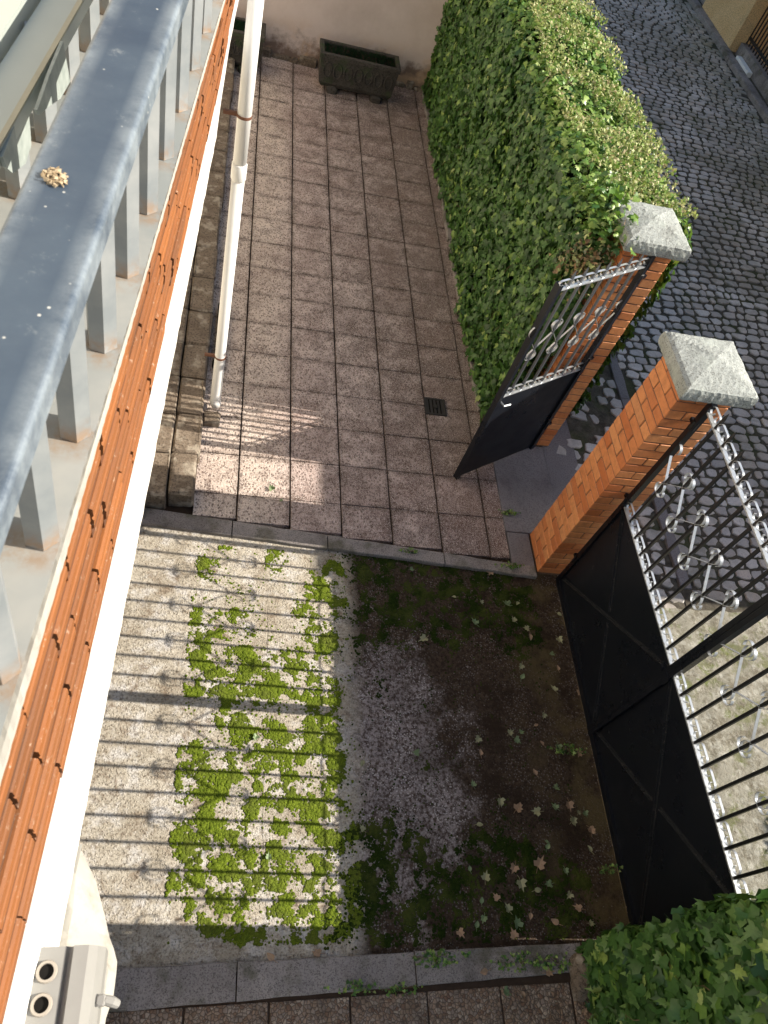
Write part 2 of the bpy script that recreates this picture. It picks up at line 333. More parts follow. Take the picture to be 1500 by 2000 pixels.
sheet('paving_bed', -.6, 2.66, 3.0, 10.36, -.034, M_soil)
b = MB()
for i in range(8):
    x0 = -.30 + .442 * i + .004
    for j in range(4): b.cbox(x0 + .004, x0 + .434, .155 - .41 * (j + 1) + .008 * i * 0 + .004, .155 - .41 * j - .004, -.05, rng.uniform(.0, .004), .003, .002)
tag(b.build('lower_paving', M_tile2), kind='structure')
def slanted(b, xa, xb, fa, fb, z0, z1, n, j=.004, c=.006):
    """kerb stones between two slanting lines fa(x), fb(x)"""
    cuts = [xa + (xb - xa) * k / n + (rng.uniform(-.08, .08) if 0 < k < n else 0) for k in range(n + 1)]
    for p, q in zip(cuts, cuts[1:]):
        m = 8; V = []; 
        for k in range(m + 1):
            x = p + .004 + (q - p - .008) * k / m
            ya, yb = fa(x) + rng.uniform(-j, j), fb(x) + rng.uniform(-j, j)
            V += [(x, ya, z0), (x, ya, z1 - c), (x, ya + c, z1 + rng.uniform(-.001, .001)), (x, yb - c, z1 + rng.uniform(-.001, .001)), (x, yb, z1 - c), (x, yb, z0)]
        F = [(k*6+i, k*6+i+1, k*6+7+i, k*6+6+i) for k in range(m) for i in range(5)] + [tuple(range(6)), tuple(m*6 + i for i in range(5, -1, -1))]
        b.add(V, F)
b = MB(); slanted(b, -.62, 2.67, lambda x: 3.125 - .072 * (x + .4), lambda x: 3.262 - .085 * (x + .4), -.06, .010, 4)
tag(b.build('upper_kerb', M_kerb), kind='structure')
b = MB(); slanted(b, -.62, 2.46, lambda x: .150 + .018 * (x + .3) , lambda x: .345 + .002 * x, -.06, .012, 3)
tag(b.build('lower_kerb', M_kerb), kind='structure')
b = MB(); b.cbox(2.465, 2.985, 3.325, 4.285, -.05, .008, .006, .001); b.cbox(2.475, 2.67, 2.99, 3.32, -.05, .002, .004, .001)
tag(b.build('gate_threshold', M_slab), kind='structure')
b = MB(); slanted(b, 4.62, 10.3, lambda x: 0, lambda x: .075, -.06, .035, 9, .008)
b.v = [(2.475 - y + .0, x, z) for x, y, z in b.v]
tag(b.build('hedge_kerb', M_kerb), kind='structure')
# pavement, gutter strip, street
sheet('pavement', 2.99, 4.0, -3, 22, -.027, M_dirt)
b = MB(); b.cbox(2.99, 3.32, 3.2, 4.7, -.05, -.012, .006, .002); b.cbox(3.42, 3.62, 3.3, 3.75, -.05, -.016, .01, .006)
tag(b.build('pavement_strip', M_slab), kind='structure')
b = MB(); slanted(b, 2.9, 20, lambda x: 0, lambda x: .11, -.08, .0, 16, .006); b.v = [(4.10 - y, x, z) for x, y, z in b.v]
tag(b.build('street_kerb', M_slab), kind='structure')
b = MB()
for i in range(40):
    for j in range(60):
        pass
nx, ny = 30, 46; hgt = {}
for i in range(nx + 1):
    for j in range(ny + 1): hgt[i, j] = rng.uniform(-.012, .014)
for i in range(nx + 1):
    for j in range(ny + 1): b.v.append((3.0 + 1.75 * i / nx, -.6 + 3.3 * j / ny, .0 + hgt[i, j]))
for i in range(nx):
    for j in range(ny): k = i * (ny + 1) + j; b.f.append((k, k + ny + 1, k + ny + 2, k + 1)); b.m.append(0)
tag(b.build('driveway_apron', M_apron, smooth=True), kind='structure')
sheet('street_bed', 4.0, 8.5, -6, 30, -.021, M_dirt)
def cobbles(name, x0, x1, y0, y1, sx, sy, z, rough=.26, skip=None, wav=.12):
    V = []; F4 = []; F3 = []
    nyr = int((y1 - y0) / sy); vs = []; 
    grid = {}
    for j in range(nyr + 1):
        for i in range(int((x1 - x0) / sx) + 2):
            off = sx * .5 * (j % 2)
            for e in (0, 1): pass
    out = MB()
    for j in range(nyr):
        off = rng.uniform(0, sx); xx = x0 - sx + off
        while xx < x1:
            w = sx * rng.uniform(.62, 1.4)
            cx, cy = xx + w / 2, y0 + (j + .5) * sy
            if not (skip and skip(cx, cy)) and cx < x1 and cx > x0:
                wy = math.sin(cx * 1.3) * wav + math.sin(cx * .55 + cy * .3) * wav * 1.6
                n = 11; ring = []
                a, c = w * .5 - .009, sy * .5 - .008; ph = rng.uniform(0, 6)
                for k in range(n):
                    t = 2 * math.pi * k / n + .2
                    # squarish rounded outline
                    cs, sn = math.cos(t), math.sin(t); q = (abs(cs)**4.5 + abs(sn)**4.5) ** (-1/4.5)
                    r = q * (1 + rng.uniform(-rough, rough * .4)); ring.append((cs * r * a, sn * r * c))
                zt = z + rng.uniform(-.006, .008); tx, ty = rng.uniform(-.05, .05), rng.uniform(-.05, .05)
                vs = [(cx + p, cy + wy + q_, z - .045) for p, q_ in ring]
                vs += [(cx + p * .98, cy + wy + q_ * .98, zt - .005 + p * tx + q_ * ty) for p, q_ in ring]
                vs += [(cx + p * .86, cy + wy + q_ * .86, zt + p * tx + q_ * ty) for p, q_ in ring]
                fs = [(k, (k+1) % n, n + (k+1) % n, n + k) for k in range(n)] + [(n + k, n + (k+1) % n, 2*n + (k+1) % n, 2*n + k) for k in range(n)] + [tuple(range(2*n, 3*n))]
                out.add(vs, fs)
            xx += w
    return out
ob = cobbles('street', 4.12, 8.42, -1.0, 17.5, .155, .118, -.008, skip=lambda x, y: x < 4.9 and y < 2.85)
o2 = cobbles('x', 3.02, 3.98, 4.3, 9.0, .17, .14, -.014, .3, lambda x, y: rng.random() < .25)
ob.add(o2.v, o2.f); o2 = cobbles('x', 3.3, 3.98, 2.72, 4.3, .15, .13, -.014, .35, lambda x, y: rng.random() < .2); ob.add(o2.v, o2.f)
tag(ob.build('cobbled_street', M_cob, smooth=False), kind='structure')
# ------------------------------------------------------------------ moss
def vnoise(x, y, sc, seed=0): return .5 + .62 * mnoise.noise(Vector((x * sc, y * sc, seed * 7.3)))
MOSS=[(0.24,3.06),(0.5,3.08),(0.66,3.01),(1.0,2.86),(1.04,2.73),(1.0,2.64),(0.04,2.82),(0.37,2.48),(0.88,2.43),(0.95,2.27),(0.77,2.11),(0.6,2.11),(0.39,2.1),(0.22,2.16),(0.11,2.27),(0.03,1.94),(0.16,2.02),(0.67,1.82),(0.87,1.83),(0.37,1.71),(0.5,1.75),(0.3,1.88),(0.7,1.93),(0.94,1.93),(0.94,1.62),(0.77,1.58),(0.6,1.51),(0.41,1.48),(0.23,1.45),(0.11,1.35),(0.04,1.44),(0.48,1.39),(0.67,1.39),(0.87,1.39),(0.97,1.45),(0.24,1.29),(0.7,1.17),(0.83,1.2),(0.64,1.29),(0.16,1.11),(0.55,1.08),(0.86,1.08),(0.99,1.11),(0.77,0.96),(1.02,0.96),(0.03,0.84),(0.07,0.86),(0.2,0.94),(0.43,0.97),(0.61,0.96),(0.53,0.85),(1.04,0.81),(0.98,0.79),(0.21,0.7),(0.33,0.72),(0.39,0.64),(0.62,0.69),(0.68,0.67),(0.8,0.55),(0.91,0.55),(0.33,0.57),(0.42,0.54),(0.66,0.53),(0.85,0.5),(1.06,0.52),(0.05,2.42),(0.03,2.27),(0.81,2.51),(0.46,1.99),(0.6,1.89)]
DARK=[(1.36,2.84),(1.6,2.86),(1.86,2.92),(1.28,2.97),(1.43,2.67),(1.58,2.6),(1.29,2.37),(2.01,2.85),(2.26,2.77),(2.41,2.65),(2.41,2.43),(1.88,2.4),(1.23,0.73),(1.42,0.69),(1.61,0.66),(1.28,0.56),(1.47,0.53),(1.73,0.57),(1.92,0.77),(2.06,0.59),(2.27,0.58),(2.42,0.64),(1.17,0.9),(1.37,0.89),(2.09,0.76),(1.82,0.52),(0.45,0.39),(0.68,0.4),(0.97,0.39),(1.33,0.43),(2.21,0.47),(2.45,0.49)]
def moss(name, pts, x0, x1, y0, y1, tries, sig, thr, rad, mat, label, z=-.030):
    P = np.array(pts); V = []; F = []; nseg = 9; cnt = 0
    for t in range(tries):
        x, y = rng.uniform(x0, x1), rng.uniform(y0, y1)
        d2 = ((P[:, 0] - x)**2 + (P[:, 1] - y)**2); den = min(.92, float(np.exp(-d2 / (2 * sig * sig)).sum()))
        den = .56 * den + .75 * (vnoise(x, y, 6.5, 3) - .5) + .70 * (vnoise(x, y, 17, 5) - .5) + .30 * (vnoise(x, y, 45, 9) - .5)
        if den < thr + rng.uniform(-.05, .10) - (.2 if rng.random() < .02 else 0) - (.38 if rng.random() < .05 else 0): continue
        r = rad * rng.uniform(.3, 1.1) * min(1.3, .55 + 1.2 * max(0, den - thr)); h = r * rng.uniform(.35, .6); b0 = len(V); ph = rng.uniform(0, 6)
        w = [1 + rng.uniform(-.22, .22) for _ in range(nseg)]
        for ri, zi in ((1, 0), (.86, .5), (.5, .88)):
            for k in range(nseg):
                a = ph + 2 * math.pi * k / nseg; V.append((x + math.cos(a) * r * ri * w[k], y + math.sin(a) * r * ri * w[k], z + h * zi * (1 + rng.uniform(-.12, .12)) - (.004 if zi == 0 else 0)))
        V.append((x, y, z + h))
        for l in range(2):
            for k in range(nseg): F.append((b0 + l*nseg + k, b0 + l*nseg + (k+1) % nseg, b0 + (l+1)*nseg + (k+1) % nseg, b0 + (l+1)*nseg + k))
        for k in range(nseg): F.append((b0 + 2*nseg + k, b0 + 2*nseg + (k+1) % nseg, b0 + 3*nseg))
        cnt += 1
    m = MB(); m.v = V; m.f = F; m.m = [0] * len(F)
    return tag(m.build(name, mat, smooth=True), label, 'moss', kind='stuff')
moss('moss', MOSS, .0, 1.125, .42, 3.0, 58000, .09, .475, .0155, M_moss, 'bright green moss cushions growing on the sunlit concrete driveway')
moss('moss', DARK, .9, 2.65, .38, 3.03, 60000, .16, .46, .014, M_moss2, 'moss on the shaded half of the driveway with shade in its dark green colour')
rng.seed(77)
# ------------------------------------------------------------------ house with balcony
Xt = lambda y: -.242 + .070 * y if y < 3 else -.242 + .21 - .02 * (y - 3)
Xm = lambda y: -.2335 + .0625 * y - .0024 * y * y if y < 3.9 else -.0263
Xb = lambda y: -.222 + .045 * y if y < 3.4 else -.222 + .153 - .004 * (y - 3.4)
house = thing('house', (-1.2, 3, 0), 'white and terracotta banded house wall with a jutting balcony edge and rough stone foot', 'house')
YS = [-1.2 + .1 * k for k in range(117)]
b = MB(); rows = [(0, 3.755, -.45), (1, 3.752, 0)]
bal_y = [.428 + .218 * k for k in range(-5, 22)]
EW = lambda y: .003 + .012 * min(1, max(0, (1.3 - y) / 1.0))
path = [((Xt(y) - EW(y), y, 3.75), (1, 0, 0), (0, 0, 1)) for y in YS]
b.prism([(0, 0), (0, -.03), (-.5, -.03), (-.5, 0)], path); b.build('sill', mk_sill(bal_y), house)
b = MB(); 
for y_ in [-1.2 + .012 * k for k in range(520)]:
    w_ = EW(y_); e_ = rng.uniform(-.0008, .0006); b.v += [(Xt(y_) + e_, y_, 3.736), (Xt(y_) + e_, y_, 3.749 + rng.uniform(-.0008, .0006)), (Xt(y_) - w_ * .5, y_, 3.751 + rng.uniform(-.001, .0008)), (Xt(y_) - w_ - .003, y_, 3.749)]
for k in range(519):
    for q in range(3): b.f.append((k*4+q, k*4+q+1, k*4+5+q, k*4+4+q)); b.m.append(0)
b.build('mortar_edge', M_render, house)
b = MB(); NC = 5; z0, z1 = 3.236, 3.738; hc = (z1 - z0) / NC
def xface(y, z): t = (z - z0) / (z1 - z0); return Xm(y) + (Xt(y) - Xm(y)) * t
for c in range(NC):
    za = z0 + hc * c; yy = -1.3 + (.125 if c % 2 else 0) + rng.uniform(-.03, .03)
    while yy < 6.2:
        L = .246; g = rng.uniform(.002, .013); ya, yb = yy + g * .5, yy + L - g * .5; dx = rng.uniform(-.0035, .0035) - .002
        prof = [(-.05, .001)]; H_ = hc - .002
        for k, (q, d) in enumerate([(0, -.006), (.02, -.006), (.30, -.0065), (.36, -.001), (.62, 0), (.66, -.003), (.72, -.003), (.76, 0), (.97, -.0005), (1, -.006)]): prof.append((d, H_ * q + .001))
        prof.append((-.05, H_))
        path = []
        for y in (ya, (ya + yb) / 2, yb): path.append(((0, y, za), 0, 0))
        V = []; 
        for o_, _, _ in path: V += [(xface(o_[1], za + q) + d + dx, o_[1], za + q) for d, q in prof]
        n = len(prof); F = [(i*n+k, i*n+(k+1) % n, (i+1)*n+(k+1) % n, (i+1)*n+k) for i in range(2) for k in range(n)] + [tuple(range(n-1, -1, -1)), tuple(range(2*n, 3*n))]
        b.add(V, F); nF = len(F)
        for i_ in range(2):
            for k_ in (1, 2): b.m[len(b.m) - nF + i_ * n + k_] = 1
        yy += L
b.build('brick_band', [M_terra, M_terra2], house)
b = MB(); path = [((Xm(y) - .022, y, 0), (1, 0, 0), (0, 0, 1)) for y in YS]
b.prism([(0, 3.236), (0, 3.738), (-.10, 3.738), (-.10, 3.236)], path); b.build('joint_backing', M_dark, house)
b = MB(); V = []; ysf = [-1.2 + .04 * k for k in range(290)]; nz = 7
for y in ysf:
    ring = [(Xm(y) - .02, 3.235)] + [(Xm(y) + (Xb(y) - Xm(y)) * k / nz + rng.uniform(-.0012, .0012) + (.003 if k == 0 else 0), 3.232 - .382 * k / nz + (rng.uniform(-.003, .003) if k in (0, nz) else 0)) for k in range(nz + 1)] + [(Xb(y) - .3, 2.85), (Xb(y) - 1.4, 2.86), (Xb(y) - 1.4, 3.235)]
    V += [(x, y, z) for x, z in ring]
n = nz + 5
n = len(V) // len(ysf)
b.add(V, [(i*n+k, i*n+(k+1) % n, (i+1)*n+(k+1) % n, (i+1)*n+k) for i in range(len(ysf)-1) for k in range(n)] + [tuple(range(n)), tuple((len(ysf)-1)*n + k for k in range(n-1, -1, -1))])
b.build('white_fascia', M_white, house)
b = MB(); b.box(-.80, -.50, 3.28, 10.5, -.05, 2.845); b.box(-2.2, -.503, 3.28, 3.5, -.05, 2.845); b.box(-2.25, -.3, -1.2, .02, -.05, 2.845); b.build('ground_floor_wall', M_house, house)
b = MB(); b.box(-2.3, -2.2, .02, 3.28, -.05, 2.84); b.build('garage_door', M_dark, house)
b = MB(); b.box(-2.6, -1.75, -1.2, 10.5, 3.24, 9.0); b.build('upper_wall', M_house, house)
b = MB()      # rough foot stones in two rows
y = 3.30
while y < 10.2:
    L = rng.uniform(.38, .45); b.cbox(-.235, -.035 + rng.uniform(-.012, .008), y + .005, y + L - .006, -.03, .15 + rng.uniform(-.008, .008), .016, .006)
    y += L
y = 3.27
while y < 10.2:
    L = rng.uniform(.38, .45); b.cbox(-.50, -.243, y + .005, y + L - .006, -.03, .165 + rng.uniform(-.006, .006), .012, .005); y += L
b.build('stone_foot', M_plinth, house)
# balcony railing
rail = thing('balcony_railing', (-.27, 1.5, 3.75), 'weathered balcony railing with a wide blue grey handrail over square bars', 'railing')
Xr = lambda y: -.289 + .066 * y
prof = []
for a0, cx_, cz_ in ((0, .052, .011), (90, -.052, .011)):
    for k in range(6):
        t = R(a0 + 18 * k); prof.append((cx_ + math.cos(t) * .009, cz_ + math.sin(t) * .009))
prof = [(.061, -.022)] + prof[:12] + [(-.061, -.022)]
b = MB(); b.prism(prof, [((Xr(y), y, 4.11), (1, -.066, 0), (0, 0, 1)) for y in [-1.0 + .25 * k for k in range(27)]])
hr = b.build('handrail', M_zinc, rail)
LEAN = math.tan(R(7))
def baluster(y, x, zt):
    b = MB(); w = .0255; z0_ = 3.751
    vs = []; n = 6; rr = w * 1.12
    for z in (z0_, zt):
        yy = y + (z - z0_) * LEAN
        vs += [(x + math.cos(R(60 * k - 75)) * rr, yy + math.sin(R(60 * k - 75)) * rr, z) for k in range(n)]
    b.add(vs, [tuple(range(n - 1, -1, -1)), tuple(range(n, 2 * n))] + [(k, (k + 1) % n, n + (k + 1) % n, n + k) for k in range(n)])
    return b
for y in bal_y:
    o = baluster(y + .024, Xt(y) - .038, 4.088).build('baluster', M_bar, rail)
for y in bal_y:
    if y > .6: o = baluster(y, Xt(y) - .29, 3.98).build('baluster', M_bar, rail)
# inner window frame beams behind the railing
fr = thing('window_frame', (-.5, 1.5, 3.95), 'pale aluminium window frame beams behind the top of the handrail', 'window frame')
b = MB(); Xf = lambda y: -.501 + .083 * y
b.prism([(0, 0), (0, .03), (-.075, .034), (-.078, 0)], [((Xf(y), y, 3.95), (1, 0, 0), (0, 0, 1)) for y in [-.5 + .2 * k for k in range(23)]]); b.build('beam', M_frame, fr)
b = MB(); b.prism([(0, 0), (0, .004), (-.010, .004), (-.010, 0)], [((Xf(y), y, 3.981), (1, 0, 0), (0, 0, 1)) for y in [-.5 + .2 * k for k in range(23)]]); b.build('sealant_line', M_frame2, fr)
b = MB(); b.prism([(0, 0), (0, .05), (-.42, .05), (-.42, 0)], [((Xf(y) - .086, y, 3.965), (1, 0, 0), (0, 0, 1)) for y in [-.5 + .2 * k for k in range(23)]]); b.build('beam', M_frame, fr)
SLATS = [(-.385, [(1.30, 3.975), (1.41, 3.978), (1.518, 3.973), (1.496, 3.881), (1.436, 3.878), (1.345, 3.915), (1.309, 3.95)], 'mottled white rounded slat hanging under the window frame, nearest the dirt lump'),
         (-.352, [(1.44, 3.99), (1.56, 3.992), (1.714, 3.985), (1.75, 3.885), (1.642, 3.905), (1.523, 3.95), (1.45, 3.975)], 'mottled white rounded slat hanging under the window frame, farther from the dirt lump')]
for Xp, out, lb in SLATS:
    b = MB(); V = []
    for t in (0, -.006): V += [(Xp + t, y, z) for y, z in out]
    m = len(out); b.add(V, [tuple(range(m)), tuple(range(2*m-1, m-1, -1))] + [(k, (k+1) % m, m + (k+1) % m, m + k) for k in range(m)])
    tag(b.build('shutter_slat', M_mottle, loc=(Xp, out[0][0], out[0][1])), lb, 'slat', 'mottled slats behind the railing')
# dried dirt lump on the handrail
b = MB(); c0 = Vector((Xr(1.04) - .022, 1.04, 4.132)); 
for k in range(70):
    a, r_ = rng.uniform(0, 6.28), .021 * math.sqrt(rng.random()); p = c0 + Vector((math.cos(a) * r_ * .8, math.sin(a) * r_, 0)); s_ = rng.uniform(.003, .0062)
    bm_pts = [p + Vector((rng.uniform(-1, 1), rng.uniform(-1, 1), rng.uniform(-.4, 1))) * s_ for _ in range(7)]
    b.add(bm_pts, [(0,1,2), (0,2,3), (0,3,4), (0,4,1), (5,1,2), (5,2,3), (5,3,4), (5,4,1), (6,1,3), (6,2,4)])
tag(b.build('dirt_lump', flat('dried mud', (.50, .40, .27), .95, .1, 0, .4, 90), loc=c0), 'beige crumbly lump of dried dirt stuck on the blue grey handrail', 'dirt lump')
# grey fitting with two holes
fx = thing('cable_box', (-.2, .12, 2.85), 'grey plastic box with two round dark holes on the white balcony edge', 'cable box')
KQ = lambda p: (p[0] * .885, p[1] * .885, 4.85 - (4.85 - p[2]) * .885)
b = MB(); prof = [(-.268, 2.70), (-.268, 2.852), (-.262, 2.857), (-.196, 2.857), (-.192, 2.845), (-.184, 2.845), (-.180, 2.868), (-.150, 2.868), (-.132, 2.84), (-.118, 2.80), (-.118, 2.70)]
b.prism(prof, [((0, y, 0), (1, 0, 0), (0, 0, 1)) for y in (-.06, .188)]); b.v = [KQ(v) for v in b.v]; b.build('body', M_plastic, fx)
for y in (.142, .083, .024):
    b = MB(); n = 20; V = []
    for r_, z in ((.022, 2.8575), (.020, 2.866), (.0155, 2.866), (.0145, 2.8595)): V += [(-.229 + math.cos(2*math.pi*k/n) * r_, y + math.sin(2*math.pi*k/n) * r_, z) for k in range(n)]
    b.add(V, [(l*n+k, l*n+(k+1) % n, (l+1)*n+(k+1) % n, (l+1)*n+k) for l in range(3) for k in range(n)]); b.v = [KQ(v) for v in b.v]; c_ = b.build('collar', M_plastic2, fx)
    b = MB(); b.tube([(-.229, y, 2.8572), (-.229, y, 2.8590)], .0150, 20); b.v = [KQ(v) for v in b.v]; d_ = b.build('hole', M_dark, fx)
b = MB(); b.cbox(-.125, -.105, .075, .098, 2.80, 2.825, .003); b.tube([(-.108, .087, 2.815), (-.092, .083, 2.81), (-.080, .078, 2.80)], [.010, .011, .009], 10); b.v = [KQ(v) for v in b.v]; b.build('lever', M_plastic, fx)
# rough mortar blob round the box
b = MB(); V = []; n = 16; lev = []
outl = [(.40, -.205, .01), (.33, -.165, .05), (.26, -.135, .09), (.215, -.120, .11), (.19, -.106, .13), (.165, -.096, .14), (.14, -.088, .15), (.09, -.090, .15), (.05, -.10, .14), (.0, -.105, .13), (-.06, -.11, .12)]
for y, xo, d in outl:
    ring = [(-.26, 2.84), (-.20, 2.835), (xo - .02, 2.81), (xo, 2.77), (xo - .01, 2.72), (xo - .05, 2.64), (-.26, 2.6)]
    V += [(x + rng.uniform(-.004, .004), y + rng.uniform(-.005, .005), z + rng.uniform(-.006, .006)) for x, z in ring]
b.add(V, [(i*7+k, i*7+(k+1) % 7, (i+1)*7+(k+1) % 7, (i+1)*7+k) for i in range(len(outl)-1) for k in range(7)] + [tuple(range(7)), tuple((len(outl)-1)*7 + k for k in range(6, -1, -1))])
b.build('mortar_corbel', M_render, house)
# ------------------------------------------------------------------ downpipe
dp = thing('downpipe', (.052, 4.3, 0), 'white round downpipe with a rusty bracket on the house wall', 'downpipe')
b = MB(); b.tube([(.058, 4.3, 3.36), (.058, 4.3, 2.15)], .0405, 28); b.build('upper_pipe', M_pvc, dp)
b = MB(); b.tube([(.058, 4.3, 2.20), (.058, 4.3, 2.193), (.058, 4.3, 2.10), (.058, 4.3, 2.09)], [.041, .046, .046, .041], 28); b.build('socket', M_pvc, dp)
b = MB(); b.tube([(.058, 4.3, 2.10), (.055, 4.3, .62), (.053, 4.3, .30), (.051, 4.3, .12), (.050, 4.298, .10), (.062, 4.294, .055)], [.0395, .0395, .041, .0415, .045, .042], 28); b.build('lower_pipe', M_pvc, dp)
for z, m_ in ((2.49, M_rust), (.60, M_rust)):
    b = MB(); b.tube([(.057, 4.3, z + .008), (.057, 4.3, z - .008)], .0435, 28); b.box(-.06, .02, 4.29, 4.31, z - .01, z + .01); b.build('bracket', m_, dp)
for ob_ in dp.children:
    if 'bracket' not in ob_.name:
        for p in ob_.data.polygons: p.use_smooth = len(p.vertices) == 4
b = MB(); b.cbox(-.03, .10, 4.10, 4.235, -.02, .045, .012, .006); tag(b.build('splash_stone', M_plinth, loc=(.04, 4.17, 0)), 'small rough stone under the foot of the white downpipe', 'stone')
b = MB(); b.tube([(.05, 4.74, .05), (.055, 5.0, .05), (.05, 5.5, .055)], [.042, .04, .042], 14); b.tube([(.05, 4.73, .05), (.05, 4.78, .05)], .050, 14)
tag(b.build('dark_tube', M_dark, loc=(.05, 5, 0)), 'short dark tube at the foot of the wall behind the white downpipe', 'pipe')  # plain dark tube with a wider collar at the near end
# ------------------------------------------------------------------ back wall and troughs
b = MB(); nx_, nz_ = 60, 30
b.box(-.6, 3.1, 10.36, 10.60, -.05, 3.2); bw = tag(b.build('boundary_wall', M_back), 'pale mauve plastered wall closing the far end of the yard', 'wall')
b = MB(); xq = -.05; 
while xq < 2.4:
    L = rng.uniform(.1, .32); b.cbox(xq, xq + L - .01, 10.315 - rng.uniform(0, .03), 10.37, -.03, rng.uniform(.02, .12), .015, .01); xq += L
o = b.build('wall_foot', M_plinth, bw)
def trough(x0, x1, y0, y1, label):
    t = thing('stone_trough', ((x0 + x1) / 2, (y0 + y1) / 2, 0), label, 'trough', 'stone troughs against the far wall')
    b = MB(); s_ = .035
    def rect(i, z): return [(x0 + i, y0 + i, z), (x1 - i, y0 + i, z), (x1 - i, y1 - i, z), (x0 + i, y1 - i, z)]
    rings = [rect(.05, .07), rect(.02, .12), rect(.0, .42), rect(-.015, .425), rect(-.015, .47), rect(-.008, .475), rect(.035, .475), rect(.04, .40)]
    V = sum(rings, []); b.add(V, [(i*4+k, i*4+(k+1) % 4, (i+1)*4+(k+1) % 4, (i+1)*4+k) for i in range(7) for k in range(4)] + [(3,2,1,0)])
    for k in range(7):      # carved ovals along the front
        cx_ = x0 + .1 + (x1 - x0 - .2) * k / 6; pts = [(cx_ + math.cos(a) * .05, y0 + .001, .29 + math.sin(a) * .085) for a in [2*math.pi*q/14 for q in range(15)]]
        b.tube(pts, .008, 6, cap=False)
    b.build('basin', M_trough, t)
    b = MB(); b.box(x0 + .04, x1 - .04, y0 + .04, y1 - .04, .38, .43); b.build('soil', M_soil, t)
    V = []; 
    b = MB()
    for k in range(900):
        p = Vector((rng.uniform(x0 + .05, x1 - .05), rng.uniform(y0 + .05, y1 - .05), .45)); d = Vector((rng.uniform(-1, 1), rng.uniform(-1, 1), 1.2)).normalized() * rng.uniform(.015, .045); s2 = d.orthogonal().normalized() * .01
        b.add([p - s2, p + s2, p + d], [(0, 1, 2)])
    b.build('plants', M_green, t)
    for fx_ in (x0 + .2, x1 - .2): 
        b = MB(); b.cbox(fx_ - .07, fx_ + .07, y0 + .01, y1 - .03, -.01, .085, .02, .008); b.build('foot', M_trough, t)
trough(.96, 1.93, 9.72, 10.06, 'dark carved stone trough planter standing free near the middle of the far wall')
trough(-.35, .27, 9.75, 10.10, 'dark stone trough end showing beside the white downpipe at the far wall')
# drain
t = thing('drain_cover', (1.99, 4.62, 0), 'small square dark iron drain cover set in the paving beside the hedge', 'drain cover')
b = MB(); s_ = .10
for q in ((-s_, s_, -s_, -s_ + .018), (-s_, s_, s_ - .018, s_), (-s_, -s_ + .018, -s_ + .018, s_ - .018), (s_ - .018, s_, -s_ + .018, s_ - .018)): b.box(1.99 + q[0], 1.99 + q[1], 4.62 + q[2], 4.62 + q[3], -.004, .010)
b.build('frame', M_iron, t); b = MB()
for k in range(5): b.box(1.908 + .035 * k, 1.908 + .035 * k + .022, 4.539, 4.701, -.003, .006)
b.box(1.975, 2.005, 4.60, 4.64, .006, .014); b.build('grate', M_iron, t); b = MB(); b.box(1.9, 2.08, 4.53, 4.71, -.002, .0045); b.build('sump', M_dark, t)
